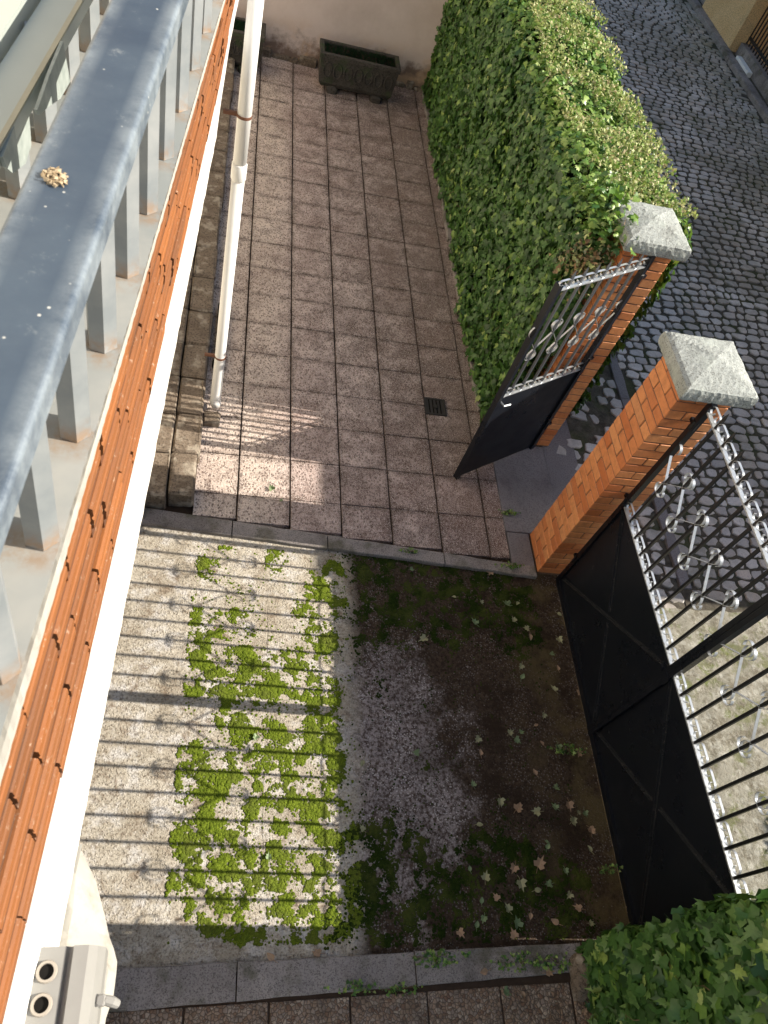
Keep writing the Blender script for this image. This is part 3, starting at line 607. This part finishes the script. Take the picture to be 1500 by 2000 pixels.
# ------------------------------------------------------------------ brick pillars
def pillar(x0, y0, label, seed):
    rng.seed(seed); w = .36; H_ = 2.125; nC = 28; ch = H_ / nC
    t = thing('brick_pillar', (x0 + w/2, y0 + w/2, 0), label, 'pillar', 'brick gate pillars')
    b = MB(); m = MB()
    m.box(x0 + .006, x0 + w - .006, y0 + .006, y0 + w - .006, -.05, H_)
    for c in range(nC):
        za, zb = ch * c + .0025, ch * (c + 1) - .0055
        lay = [(0, .235, 0, .115), (.245, .36, 0, .235), (.125, .36, .245, .36), (0, .115, .125, .36)]
        for (a0, a1, b0, b1) in lay:
            if c % 2: a0, a1 = w - a1, w - a0
            j = [rng.uniform(-.003, .003) for _ in range(4)]
            d = rng.uniform(-.0035, .0035)
            M = Matrix.Translation((x0 + (a0+a1)/2, y0 + (b0+b1)/2, 0)) @ Matrix.Rotation(rng.uniform(-.012, .012), 4, 'Z')
            hx, hy = (a1-a0)/2, (b1-b0)/2
            b.cbox(-hx + j[0]*.4, hx + j[1]*.4, -hy + j[2]*.4, hy + j[3]*.4, za + rng.uniform(-.001, .001), zb + rng.uniform(-.001, .001), .0035, .0008, 0, M)
    m.build('mortar', M_mortar, t); b.build('brickwork', M_brick, t)
    # pyramidal cap, finely divided so its arrises are worn
    o = .057; n = 22; V = {}; B = MB(); X0, X1, Y0, Y1 = x0 - o, x0 + w + o, y0 - o - .01, y0 + w + o - .01
    def top(i, j):
        u, v = i / n, j / n; e = min(u, 1-u, v, 1-v) * 2
        er = min(1, min(u, 1-u, v, 1-v) * n)
        z = H_ + .105 + e * .058 - (.010 if er < .5 else 0) + rng.uniform(-.0022, .0022)
        k = rng.uniform(-.003, .003)
        return (X0 + (X1-X0) * u + k, Y0 + (Y1-Y0) * v + rng.uniform(-.003, .003), z)
    idx = {}
    for i in range(n+1):
        for j in range(n+1): idx[i, j] = len(B.v); B.v.append(top(i, j))
    for i in range(n):
        for j in range(n): B.f.append((idx[i,j], idx[i+1,j], idx[i+1,j+1], idx[i,j+1])); B.m.append(0)
    ring = [(i, 0) for i in range(n)] + [(n, j) for j in range(n)] + [(i, n) for i in range(n, 0, -1)] + [(0, j) for j in range(n, 0, -1)]
    prev = [idx[r_] for r_ in ring]
    for zl, sh in ((.072, -.004), (.04, -.004), (.012, 0), (.0, .008)):
        cur = []
        for (i, j) in ring:
            u, v = i / n, j / n; cxx, cyy = (X0+X1)/2, (Y0+Y1)/2; x_, y_ = X0 + (X1-X0)*u, Y0 + (Y1-Y0)*v
            x_ += (-sh if x_ > cxx else sh) ; y_ += (-sh if y_ > cyy else sh)
            cur.append(len(B.v)); B.v.append((x_ + rng.uniform(-.0025, .0025), y_ + rng.uniform(-.0025, .0025), H_ + zl + rng.uniform(-.001, .001)))
        m_ = len(ring)
        for k in range(m_): B.f.append((prev[k], prev[(k+1) % m_], cur[(k+1) % m_], cur[k])); B.m.append(0)
        prev = cur
    B.f.append(tuple(prev)); B.m.append(0)
    B.build('cap', M_cap, t, smooth=False); return t
PR = pillar(2.682, 2.952, 'red brick gate pillar with a pale pyramid cap standing clear of the hedge', 3)
PL = pillar(2.685, 4.305, 'red brick gate pillar with its grey cap partly covered by the ivy hedge', 5)
rng.seed(11)
# ------------------------------------------------------------------ gates
def spiral(c, r, e1, e2, turns=1.25, n=18, end=.5):
    return [c + (e1 * math.cos(t) + e2 * math.sin(t)) * r * (1 - (1 - end) * (t / (turns * 2 * math.pi))) for t in [turns * 2 * math.pi * k / n for k in range(n + 1)]]
def c_scroll(c1, c2, r, flip=1, turns=1.2):
    u = (c2 - c1).normalized(); nn = Vector((-u.y, u.x)) * flip
    return list(reversed(spiral(c1, r, nn, -u, turns))) + spiral(c2, r, nn, u, turns)
def s_scroll(c1, c2, r, flip=1, turns=1.1):
    d = (c2 - c1).length; u = (c2 - c1).normalized(); nn = Vector((-u.y, u.x)) * flip; n1 = u * (2*r/d) + nn * math.sqrt(max(0, 1 - (2*r/d)**2))
    t = ((c2 - n1 * r) - (c1 + n1 * r)).normalized()
    return list(reversed(spiral(c1, r, n1, -t, turns))) + spiral(c2, r, -n1, t, turns)
def ribbon(b, pts, M, w=.007, th=.0016):
    V = []; n = len(pts)
    for i, p in enumerate(pts):
        t = (pts[min(i+1, n-1)] - pts[max(i-1, 0)]).normalized(); q = Vector((-t.y, t.x)) * th
        for s1, s2 in ((1, -1), (1, 1), (-1, 1), (-1, -1)): V.append(M @ Vector((p.x + q.x * s1, w * s2, p.y + q.y * s1)))
    b.add(V, [(i*4+k, i*4+(k+1) % 4, (i+1)*4+(k+1) % 4, (i+1)*4+k) for i in range(n-1) for k in range(4)] + [(3,2,1,0), tuple((n-1)*4 + k for k in range(4))])
M_bar3 = flat('dark bar with painted sheen', (.10, .11, .125), .3, .6, .4)  # greyer than the other bars, sheen on the open leaf painted in
def gate_leaf(name, hinge, end, nbar, label, group, zp=1.07, zt=2.06, brace=1, tipstile=2.11, gz0=-.022):
    h = Vector((*hinge, 0)); e = Vector((*end, 0)); w = (e - h).length; ex = (e - h) / w; ey = Vector((-ex.y, ex.x, 0)) * brace
    M = Matrix(((ex.x, ey.x, 0, h.x), (ex.y, ey.y, 0, h.y), (0, 0, 1, 0), (0, 0, 0, 1)))
    t = thing(name, h, label, 'gate', group)
    def part(nm, fn, m): b = MB(); fn(b); return b.build(nm, m, t)
    part('hinge_stile', lambda b: b.box(-.02, .02, -.02, .02, -.02, 2.13, M=M), M_black)
    part('meeting_stile', lambda b: b.box(w - .034, w - .0005, -.024, .024, gz0, tipstile, M=M), M_black)
    part('panel', lambda b: b.box(.02, w - .034, -.003, .003, gz0 + .005, zp, M=M), M_black)
    part('bottom_rail', lambda b: b.box(.0205, w - .0345, .0035, .025, gz0 + .005, .04, M=M), M_black)
    part('middle_rail', lambda b: b.box(.0205, w - .0345, -.014, .014, zp, zp + .010, M=M), M_silver)
    part('top_rail', lambda b: b.box(.0205, w - .0345, -.014, .014, zt, zt + .010, M=M), M_silver)
    def diag(a0, z0_, a1, z1_):
        def f(b):
            d = Vector((a1 - a0, 0, z1_ - z0_)); L = d.length; d /= L; q = Vector((-d.z, 0, d.x)); y_ = Vector((0, 1, 0))
            V = []
            for s_ in (0, L):
                for a, c in ((-.010, .0035), (.010, .0035), (.010, .0075), (-.0065, .0075), (-.0065, .020), (-.010, .020)): V.append(M @ (Vector((a0, 0, z0_)) + d * s_ + q * a + y_ * c))
            b.add(V, [(k, (k+1) % 6, 6 + (k+1) % 6, 6 + k) for k in range(6)] + [(5,4,3,2,1,0), (6,7,8,9,10,11)])
        return f
    if name == 'driveway_gate':
        mz = lambda a, b_, k: a + (b_ - a) * k
        part('brace', diag(.03, .075, w - .03, zp - .02), M_brace)
        part('brace', diag(.03, zp - .02, w * .5 - .03, (.075 + zp - .02) / 2 + .03), M_brace)
        part('brace', diag(w * .5 + .03, (.075 + zp - .02) / 2 - .03, w - .03, .075), M_brace)
    sp = (w - .02) / (nbar + 1)
    for k in range(1, nbar + 1):
        a = .01 + sp * k
        def bar(b):
            s_ = .0085 if name != 'pedestrian_gate' else .0078; b.box(a - s_, a + s_, -s_, s_, zp + .010, zt - .0005, M=M)
            b.add([M @ Vector(p) for p in ((a - s_, -s_, zt + .0105), (a + s_, -s_, zt + .0105), (a + s_, s_, zt + .0105), (a - s_, s_, zt + .0105), (a - .011, -.004, zt + .10), (a + .011, -.004, zt + .10), (a + .011, .004, zt + .10), (a - .011, .004, zt + .10), (a, 0, zt + .145))],
                  [(3,2,1,0), (0,1,5,4), (1,2,6,5), (2,3,7,6), (3,0,4,7), (4,5,8), (5,6,8), (6,7,8), (7,4,8)])
        part('bar', bar, M_bar3 if name == 'pedestrian_gate' else M_blackbar)
    for k in range(nbar + 1):
        a0 = .01 + sp * k; am = a0 + sp / 2; r_ = .032
        for zz in (zp + .010 + r_ + .002, zt + .010 + r_ + .002):
            part('scroll', lambda b: ribbon(b, c_scroll(Vector((am - .033, zz)), Vector((am + .033, zz)), r_, 1, .78), M, .0075, .0011), M_silver)
        fl = 1 if k % 2 else -1
        zc = (zp + zt) / 2 + .03; cx1 = am + fl * sp * .34; cx2 = am - fl * sp * .34
        part('large_scroll', lambda b: ribbon(b, s_scroll(Vector((cx1, zc + .130)), Vector((cx2, zc - .130)), .056, fl, .74), M, *((.0095, .0012) if name != 'pedestrian_gate' else (.0055, .0010))), M_silver)
    for z in (.32, 1.12, 1.93):
        part('hinge', lambda b: (b.tube([M @ Vector((-.005, .0, z - .035)), M @ Vector((-.005, 0, z + .035))], .027, 10), b.box(-.075, -.02, -.012, .012, z - .012, z + .012, M=M)), M_black)
    return t, M, w
g1, M1, w1 = gate_leaf('driveway_gate', (2.862, 2.895), (2.862, 1.669), 8, 'closed black driveway gate leaf hinged on the brick pillar', 'driveway gate leaves', brace=-1)
g2, M2, w2 = gate_leaf('driveway_gate', (2.862, .375), (2.862, 1.667), 8, 'closed black driveway gate leaf beside the lower right ivy', 'driveway gate leaves', brace=1)
b = MB(); b.tube([M1 @ Vector((w1 - .05, .02, 1.02)), M1 @ Vector((w1 - .05, .045, 1.02))], .018, 10); b.box(w1 - .07, w1 + .05, .02, .032, .98, 1.045, M=M1); b.build('latch', M_black, g1)
g3, M3, w3 = gate_leaf('pedestrian_gate', (2.862, 4.262), (2.075, 3.815), 7, 'black pedestrian gate leaf standing open into the yard', None, zp=1.02, zt=2.03, brace=-1, tipstile=2.09, gz0=.02)
b = MB(); b.tube([M3 @ Vector((w3 - .06, -.003, .96)), M3 @ Vector((w3 - .06, -.05, .96)), M3 @ Vector((w3 - .12, -.055, .96))], .008, 8); b.build('handle', M_silver, g3)
# ------------------------------------------------------------------ ivy
def leaves(name, P, Nn, T, size, mats, mi, parent, fold=.25):
    """P positions, Nn normals, T tip directions, size"""
    O = np.array([(0, .02), (-.30, -.10), (-.52, .18), (-.30, .34), (-.34, .62), (-.12, .58), (0, 1.0), (.12, .58), (.34, .62), (.30, .34), (.52, .18), (.30, -.10)])
    n = len(P); Nn = Nn / np.linalg.norm(Nn, axis=1, keepdims=True); T = T - (T * Nn).sum(1, keepdims=True) * Nn; T /= np.linalg.norm(T, axis=1, keepdims=True) + 1e-9
    Bn = np.cross(Nn, T); k = len(O)
    loc = O[None] * (1 + nr.uniform(-.12, .12, (n, k, 2))); z = -np.abs(loc[..., 0]) * fold * nr.uniform(.2, 2, (n, 1)) - (loc[..., 1] ** 2) * nr.uniform(0, .45, (n, 1))
    V = P[:, None] + (Bn[:, None] * loc[..., :1] + T[:, None] * (loc[..., 1:] - .4) + Nn[:, None] * z[..., None]) * size[:, None, None]
    C = P[:, None] + (T[:, None] * (.3 - .4)) * size[:, None, None]
    V = np.concatenate([V, C], 1).reshape(-1, 3)
    f = np.array([(i, (i + 1) % k, k) for i in range(k)]); F = (f[None] + (np.arange(n) * (k + 1))[:, None, None]).reshape(-1, 3)
    return raw(name, V, F, mats, parent, np.repeat(mi, k), False)
def sn(P, s, seed):
    q = P * s; r = np.random.default_rng(seed); a = 0
    for k in range(5): w_ = r.normal(size=3) * (1 + k * .6); a = a + np.sin(q @ w_ + r.uniform(0, 6)) / (1 + k * .5)
    return a / 2.2
def hedge(name, x0, x1, y0, y1, zt, dens, size, label, topbits, seed, notch=None):
    global nr; nr = np.random.default_rng(seed)
    t = thing(name, ((x0 + x1) / 2, (y0 + y1) / 2, 0), label, 'hedge')
    # cross-section outline in x, z with normals
    rr = .22; prof = [(x0, 0), (x0 - .02, zt - rr)] + [(x0 - .02 + rr - math.cos(a) * rr, zt - rr + math.sin(a) * rr) for a in [math.pi/2 * k/6 for k in range(1, 7)]] + \
        [(x1 - .30 + math.sin(a) * .30, zt - .30 + math.cos(a) * .30) for a in [math.pi/2 * k/6 for k in range(0, 7)]] + [(x1, .05)]
    prof = np.array(prof); seg = np.diff(prof, axis=0); L = np.linalg.norm(seg, axis=1); cum = np.concatenate([[0], np.cumsum(L)])
    tot = cum[-1]; n = int(dens * tot * (y1 - y0)); s = nr.uniform(0, tot, n); i = np.clip(np.searchsorted(cum, s) - 1, 0, len(seg) - 1); u = (s - cum[i]) / L[i]
    xz = prof[i] + seg[i] * u[:, None]; nm = np.stack([-seg[i][:, 1], seg[i][:, 0]], 1) / L[i][:, None]
    y = nr.uniform(y0, y1, n); P = np.stack([xz[:, 0], y, xz[:, 1]], 1); Nn = np.stack([nm[:, 0], np.zeros(n), nm[:, 1]], 1)
    # end faces
    m = int(dens * (x1 - x0) * zt); 
    for ye, d in ((y0, -1), (y1, 1)):
        E = np.stack([nr.uniform(x0, x1, m), np.full(m, ye), nr.uniform(0, zt - .08, m)], 1); P = np.concatenate([P, E]); Nn = np.concatenate([Nn, np.tile([0, d, 0], (m, 1))])
    if notch: keep = ~((P[:, 0] > notch[0]) & (P[:, 1] < notch[1])); P = P[keep]; Nn = Nn[keep]
    if not notch: keep = ~((P[:, 0] > 2.56) & (P[:, 1] > .25) & (P[:, 2] < .80)); P = P[keep]; Nn = Nn[keep]
    bul = sn(P, 1.5, seed) * .045 + sn(P, 5, seed + 1) * .025
    P = P + Nn * (bul + nr.uniform(-.05, .035, len(P)))[:, None]
    up = Nn[:, 2] > .5
    Nn = Nn + nr.normal(size=Nn.shape) * np.where(up, .55, .33)[:, None] + np.array([0, 0, .30])
    T = np.where(up[:, None], nr.normal(size=Nn.shape), np.array([0, 0, -1]) + nr.normal(size=Nn.shape) * .45)
    sz = size * nr.uniform(.6, 1.25, len(P)) * np.where(up, .78, 1)
    mi = np.where(up, (nr.random(len(P)) < .82).astype(int), (nr.random(len(P)) < .09).astype(int))  # top mostly gets the lighter leaf that carries the sun in its colour
    leaves('foliage', P, Nn, T, sz, [IV1, IV2], mi, t)
    if topbits:
        k = topbits; q = np.stack([nr.uniform(x0 + .12, x1 - .05, k), nr.uniform(y0, y1, k), np.full(k, zt)], 1)
        patch = sn(q, 2.6, seed + 5) * 1.3 + .22; q = q[patch + nr.normal(size=k) * .35 > .1]; q[:, 2] += nr.uniform(.0, .07, len(q)) + sn(q, 1.5, seed) * .045
        if notch: q = q[~((q[:, 0] > notch[0] - .05) & (q[:, 1] < notch[1] + .05))]
        leaves('flower_tips', q, nr.normal(size=q.shape) + np.array([0, 0, .8]), nr.normal(size=q.shape) + np.array([0, 0, .6]), .022 * nr.uniform(.5, 1.5, len(q)), [IV3, IV2], (nr.random(len(q)) < .3).astype(int), t)
    if notch:
        k = 420; q = np.array([2.60, 4.66, 2.17]) + nr.normal(size=(k, 3)) * np.array([.09, .17, .06]); q = q[~((q[:, 0] > 2.70) & (q[:, 1] < 4.62))]
        q2 = np.array([2.50, 4.36, 1.93]) + nr.normal(size=(420, 3)) * np.array([.10, .045, .10])
        leaves('dry_foliage', q2, nr.normal(size=q2.shape) + np.array([0, -.4, .4]), nr.normal(size=q2.shape), .030 * nr.uniform(.5, 1.5, len(q2)), [M_dry, IV3], (nr.random(len(q2)) < .4).astype(int), t)
        leaves('foliage', q, nr.normal(size=q.shape) * .6 + np.array([0, 0, .9]), nr.normal(size=q.shape), .066 * nr.uniform(.6, 1.2, len(q)), [IV1, IV2], (nr.random(len(q)) < .75).astype(int), t)
    b = MB(); random.seed(seed)
    for k in range(int(26 * (y1 - y0))):
        y_ = nr.uniform(y0 + .1, y1 - .1); top_ = nr.random() < .45
        p = Vector((nr.uniform(x0, x1), y_, zt - .02)) if top_ else Vector((x0 - .015, y_, nr.uniform(.1, zt - .2)))
        if notch and p.x > notch[0] - .05 and p.y < notch[1]: continue
        d = Vector((nr.uniform(-.1, .1) if top_ else nr.uniform(-.05, -.01), nr.uniform(-.08, .08), nr.uniform(.03, .10) if top_ else nr.uniform(-.12, .12)))
        b.tube([p, p + d * .5 + Vector((0, nr.uniform(-.02, .02), 0)), p + d], [.0025, .002, .001], 4)
    b.build('stems', M_twig, t)['kind'] = 'stuff'
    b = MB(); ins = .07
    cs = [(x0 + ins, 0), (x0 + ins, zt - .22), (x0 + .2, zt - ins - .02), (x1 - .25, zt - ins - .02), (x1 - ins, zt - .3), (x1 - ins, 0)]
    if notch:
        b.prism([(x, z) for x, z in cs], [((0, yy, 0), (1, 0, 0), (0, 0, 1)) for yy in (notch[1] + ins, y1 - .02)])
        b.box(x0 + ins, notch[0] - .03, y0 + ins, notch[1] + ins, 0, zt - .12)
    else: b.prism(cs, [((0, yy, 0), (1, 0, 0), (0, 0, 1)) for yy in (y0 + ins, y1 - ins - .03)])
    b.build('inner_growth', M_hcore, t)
    return t
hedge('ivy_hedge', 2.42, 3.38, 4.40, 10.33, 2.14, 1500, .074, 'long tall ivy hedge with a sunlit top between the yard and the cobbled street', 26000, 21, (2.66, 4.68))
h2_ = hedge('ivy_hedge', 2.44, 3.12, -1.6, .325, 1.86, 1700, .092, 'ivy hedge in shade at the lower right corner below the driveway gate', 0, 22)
b = MB(); b.box(2.64, 3.0, -1.5, .338, -.05, 1.55); b.box(2.80, 2.92, .3385, .3535, .50, 1.5); b.build('wall', M_plinth, h2_)  # wall inside the ivy, plus filler added to cut the sunlight slit short
# ------------------------------------------------------------------ fallen leaves
LEAVES=[(2.28,2.94,1),(1.63,2.91,0),(1.95,2.69,2),(2.37,2.66,0),(2.17,2.66,2),(2.81,2.6,2),(2.77,2.37,2),(2.41,2.53,2),(2.47,2.67,2),(2.08,2.49,0),(2.5,2.46,2),(2.52,2.39,1),(2.67,2.25,0),(2.4,2.14,2),(2.7,2.14,1),(2.63,1.98,2),(2.84,1.95,1),(2.4,2.06,0),(1.66,2.32,2),(2.51,1.77,2),(2.44,1.7,1),(2.32,1.65,0),(2.24,1.65,2),(2.46,1.57,1),(2.28,1.59,0),(1.98,1.59,2),(1.99,1.5,1),(2.58,1.54,0),(2.73,1.5,1),(2.37,1.37,1),(2.5,1.27,0),(2.09,1.18,2),(2.22,1.16,1),(2.33,1.12,2),(2.47,1.15,0),(2.58,1.15,1),(2.69,1.1,0),(2.59,1.05,2),(1.92,1.04,2),(2.71,1.0,1),(1.53,1.5,0),(1.17,1.43,2),(1.91,1.3,0),(1.14,1.03,2),(2.37,0.93,0),(2.09,1.18,2),(2.21,1.14,1),(2.33,1.12,2),(2.58,1.15,1),(2.64,1.11,2),(2.68,1.1,0),(2.59,1.06,2),(2.71,0.99,1),(2.37,0.9,0),(2.3,0.81,1),(2.11,0.77,1),(1.82,0.78,0),(1.92,0.74,2),(2.47,0.75,0),(2.25,0.65,2),(2.33,0.68,0),(1.97,0.62,1),(1.87,0.6,0),(2.03,0.56,2),(2.5,0.54,1),(2.67,0.88,2),(2.46,0.61,2),(2.58,0.45,2),(2.34,0.47,1),(2.08,0.48,0),(1.87,0.5,0),(1.82,0.47,0),(1.72,0.43,1),(2.05,0.42,1),(2.18,0.51,1),(2.15,0.68,2),(2.86,0.51,1),(1.82,0.23,1),(2.23,0.21,1),(2.41,0.01,1),(2.04,0.11,1),(1.94,0.12,0),(0.85,0.37,1),(0.59,0.36,1),(0.47,1.58,0),(0.57,0.88,0),(0.61,3.42,0),(0.53,3.54,0)]
WEEDS = [(1.53, .31, .09, 150, 'bright leafy weed tuft in the lower kerb gap below the mossy driveway'), (1.05, .19, .07, 60, 'low weed tuft on the lower kerb near its middle joint'), (1.30, .17, .06, 50, 'low weed tuft between the lower kerb and a pebble slab'),
 (2.05, .27, .10, 120, 'leafy weeds beside the lower right ivy'), (2.52, 3.50, .05, 60, 'small weed growing in the joint beside the concrete sill'), (2.44, 2.98, .05, 60, 'small weed at the foot of the brick pillar'), (2.47, 4.30, .05, 60, 'thin weeds at the hedge foot beside the open gate'),
 (2.64, 1.52, .07, 70, 'weed tuft at the driveway edge below the closed gate'), (2.30, .25, .10, 110, 'spreading weeds in front of the brown stone'), (1.62, 3.05, .04, 40, 'tiny weed in the joint of the upper kerb'), (2.75, .75, .06, 50, 'weed tuft at the driveway edge near the lower ivy')]
def leaf_mesh(mat, k, s):
    b = MB(); O = [(0, .02), (-.30, -.10), (-.52, .18), (-.30, .34), (-.34, .62), (-.12, .58), (0, 1.0), (.12, .58), (.34, .62), (.30, .34), (.52, .18), (.30, -.10)]
    if k == 2: O = [(0, 0), (-.22, .1), (-.36, .35), (-.30, .62), (-.12, .88), (0, 1), (.12, .88), (.30, .62), (.36, .35), (.22, .1)]
    cu = rng.uniform(-.5, .6)
    V = [(x * s * rng.uniform(.85, 1.1), (y - .4) * s, (abs(x) * .45 + (y - .4) ** 2 * cu) * s * rng.uniform(.6, 1.3) + .004) for x, y in O]; V.append((0, -.1 * s, .004))
    n = len(O); F = [(i, (i + 1) % n, n) for i in range(n)]
    b.add(V, F); b.tube([(0, -.38 * s, .004), (.05 * s, -.62 * s, .008), (.12 * s, -.85 * s, .006)], .0012, 4); return b
BASE = {}
KN = {0: ('green', L_green), 1: ('tan', L_tan), 2: ('pale yellowish', L_yel)}
for i, (x, y, k) in enumerate(LEAVES):
    v = i % 3; z = -.028 if .36 < y < 3.0 else .008
    if y >= 3.0 or y <= .36: z = .012
    key = (k, v)
    if key not in BASE:
        o = leaf_mesh(KN[k][1], v, (.048, .040, .032)[v]).build('fallen_leaf', KN[k][1]); BASE[key] = o
    else: o = BASE[key].copy(); COL.objects.link(o)
    o.location = (x, y, z + rng.uniform(0, .006)); o.rotation_euler = (rng.uniform(-.3, .3), rng.uniform(-.3, .3), rng.uniform(0, 6.28)); s_ = rng.uniform(.85, 1.5) * (1.25 if k == 1 else 1); o.scale = (s_, s_, s_)
    where = 'on the sunlit half of the driveway' if x < 1.1 and y > .36 and y < 3 else ('on the shaded half of the driveway' if .36 < y < 3 else ('on or below the lower kerb' if y <= .36 else 'on the paving just above the kerb'))
    shape = ('ivy shaped', 'small ivy shaped', 'oval')[v]
    tag(o, '%s %s fallen leaf lying %s' % (KN[k][0], shape, where), 'leaf', 'fallen leaves on the driveway')
# weeds along the joints
def weed(x, y, r_, n, label, z=0):
    t = thing('weed_tuft', (x, y, z), label, 'weed', 'weeds along the kerbs')
    a = nr.uniform(0, 6.28, n); q = r_ * np.sqrt(nr.random(n)); P = np.stack([x + np.cos(a) * q * 1.7 * (1 + .5 * np.sin(5 * a)), y + np.sin(a) * q * .5, z + nr.uniform(.004, .05, n)], 1)
    leaves('foliage', P, nr.normal(size=P.shape) * .5 + np.array([0, 0, 1.]), nr.normal(size=P.shape), .018 * nr.uniform(.6, 1.5, n), [IV1, IV2], (nr.random(n) < .6).astype(int), t)
    b = MB()
    for k in range(10): p = Vector(P[k]); b.tube([(x, y, z), ((x + p.x) / 2, (y + p.y) / 2, p.z + .01), tuple(p)], .0012, 4)
    b.build('stems', M_twig, t)['kind'] = 'stuff'
for (x, y, r_, n, lb) in WEEDS: weed(x, y, r_, n, lb, .0)
# loose stones
def rock(x, y, sx, sy, sz, label, z=0):
    b = MB(); bm = bmesh.new(); bmesh.ops.create_icosphere(bm, subdivisions=3, radius=1)
    for v in bm.verts: 
        c = v.co; k = 1 + .12 * math.sin(c.x * 3 + c.y * 2) + .10 * math.sin(c.y * 5 + c.z * 4) + rng.uniform(-.03, .03); m = max(abs(c.x), abs(c.y), abs(c.z)); c *= k * (1 - .35 + .35 / max(m, .55))
        v.co = (x + c.x * sx, y + c.y * sy, z + c.z * sz)
    b.add([v.co for v in bm.verts], [tuple(v.index for v in f.verts) for f in bm.faces]); bm.free()
    return tag(b.build('stone', M_plinth, loc=(x, y, z)), label, 'stone')
rock(2.47, 4.50, .06, .075, .09, 'rough tan stone at the foot of the ivy beside the open pedestrian gate', .04)
rock(2.42, .17, .07, .12, .07, 'brown angular stone at the foot of the lower right ivy', .03)
# ------------------------------------------------------------------ across the street
b = MB(); slanted(b, 3, 22, lambda x: 0, lambda x: .16, -.08, .06, 14, .008); b.v = [(8.60 - y, x, z) for x, y, z in b.v]
tag(b.build('far_kerb', M_kerb), kind='structure')
sheet('far_pavement', 8.58, 12, 2.5, 24, .02, M_dirt)
sheet('forecourt', 8.95, 10.5, 2.5, 24, .026, M_ochre)
t = thing('ochre_pier', (8.95, 15.1, 0), 'ochre plastered garden wall pier across the cobbled street', 'wall pier')
b = MB(); b.box(8.60, 9.25, 14.3, 15.95, 0, .95); b.build('wall', M_ochre, t); b = MB(); b.cbox(8.55, 9.30, 14.25, 16.0, .951, 1.02, .01, .002); b.build('coping', M_plinth, t)
def iron_fence(y0, y1, label):
    t = thing('iron_fence', (8.8, (y0 + y1) / 2, 0), label, 'fence', 'iron fences across the street')
    b = MB(); b.box(8.72, 8.92, y0, y1, 0, .22); b.build('plinth', M_kerb, t)
    b = MB(); b.box(8.80, 8.84, y0, y1, .30, .34); b.box(8.80, 8.84, y0, y1, 1.45, 1.49); b.build('rails', M_blackbar, t)
    b = MB(); k = y0 + .06
    while k < y1: b.box(8.81, 8.83, k, k + .02, .222, .2995); b.box(8.81, 8.83, k, k + .02, .3405, 1.4495); b.box(8.81, 8.83, k, k + .02, 1.4905, 1.6); k += .11
    b.build('bars', M_blackbar, t)
iron_fence(9.2, 14.22, 'dark iron bar fence across the street nearest the frame edge'); iron_fence(16.03, 20, 'dark iron bar fence beyond the ochre pier across the street')
b = MB(); b.cbox(8.60, 8.71, 13.35, 13.95, .0, .10, .006, .002); tag(b.build('kerb_block', M_white, loc=(8.66, 13, 0)), 'white painted block on the far kerb beside the iron fence', 'block')
hb = thing('opposite_house', (12, 12, 0), 'ochre house across the cobbled street behind the iron fence', 'house')
b = MB(); b.box(10.5, 16, 2.45, 26, 0, 5.6); b.build('wall', M_ochre, hb)
b = MB(); b.add([(10.3, 2.3, 5.62), (16.2, 2.3, 5.62), (16.2, 26.2, 5.62), (10.3, 26.2, 5.62), (13.2, 2.3, 6.9), (13.2, 26.2, 6.9)], [(3,2,1,0), (0,1,4), (1,2,5,4), (2,3,5), (3,0,4,5)]); b.build('roof', flat('roof tile', (.35, .13, .07), .8), hb)
for yk in (5, 8, 11, 14, 17):
    for zk in (1.0, 3.7):
        b = MB(); b.box(10.46, 10.498, yk, yk + 1.1, zk, zk + 1.3); f_ = b.build('window', M_white, hb)
        b = MB(); b.box(10.44, 10.458, yk + .06, yk + 1.04, zk + .06, zk + 1.24); g_ = b.build('pane', M_dark, hb); g_.parent = f_; g_.location = -Vector(f_.location) - Vector(hb.location) + Vector(f_.location) if False else (0, 0, 0)
h2 = thing('shade_house', (11, -3, 0), 'plain cream house out of view across the street, added to shade the lower ivy', 'house')  # unseen house, added as a blocker to keep the lower ivy in shade
b = MB(); b.box(8.9, 14, -9, -.42, 0, 5.9); b.build('wall', M_house, h2)
b = MB(); b.add([(8.7, -9.2, 5.92), (14.2, -9.2, 5.92), (14.2, -.38, 5.92), (8.7, -.38, 5.92), (11.4, -9.2, 7.2), (11.4, -.38, 7.2)], [(3,2,1,0), (0,1,4), (1,2,5,4), (2,3,5), (3,0,4,5)]); b.build('roof', flat('roof tile two', (.33, .12, .06), .8), h2)
t = thing('shadow_shrub', (8.0, .65, 0), 'round green shrub out of view by the far kerb, added to cast a shadow', 'shrub'); nr = np.random.default_rng(5)  # unseen shrub, added to throw a rounded shadow onto the street
D_ = nr.normal(size=(5000, 3)); D_ /= np.linalg.norm(D_, axis=1, keepdims=True); P = np.array([8.0, .65, 1.15]) + D_ * (np.array([.85, .75, 1.0]) * (1 + .06 * nr.normal(size=(5000, 1))))
P[:, 2] = np.maximum(P[:, 2], .1)
leaves('foliage', P, D_ + .4 * nr.normal(size=D_.shape), nr.normal(size=D_.shape), .09 * nr.uniform(.7, 1.2, 5000), [IV1, IV2], (nr.random(5000) < .3).astype(int), t)
b = MB(); b.tube([(8, .65, -.05), (8.02, .66, .6), (8, .65, 1.4)], [.07, .05, .03], 10); b.build('trunk', M_twig, t)
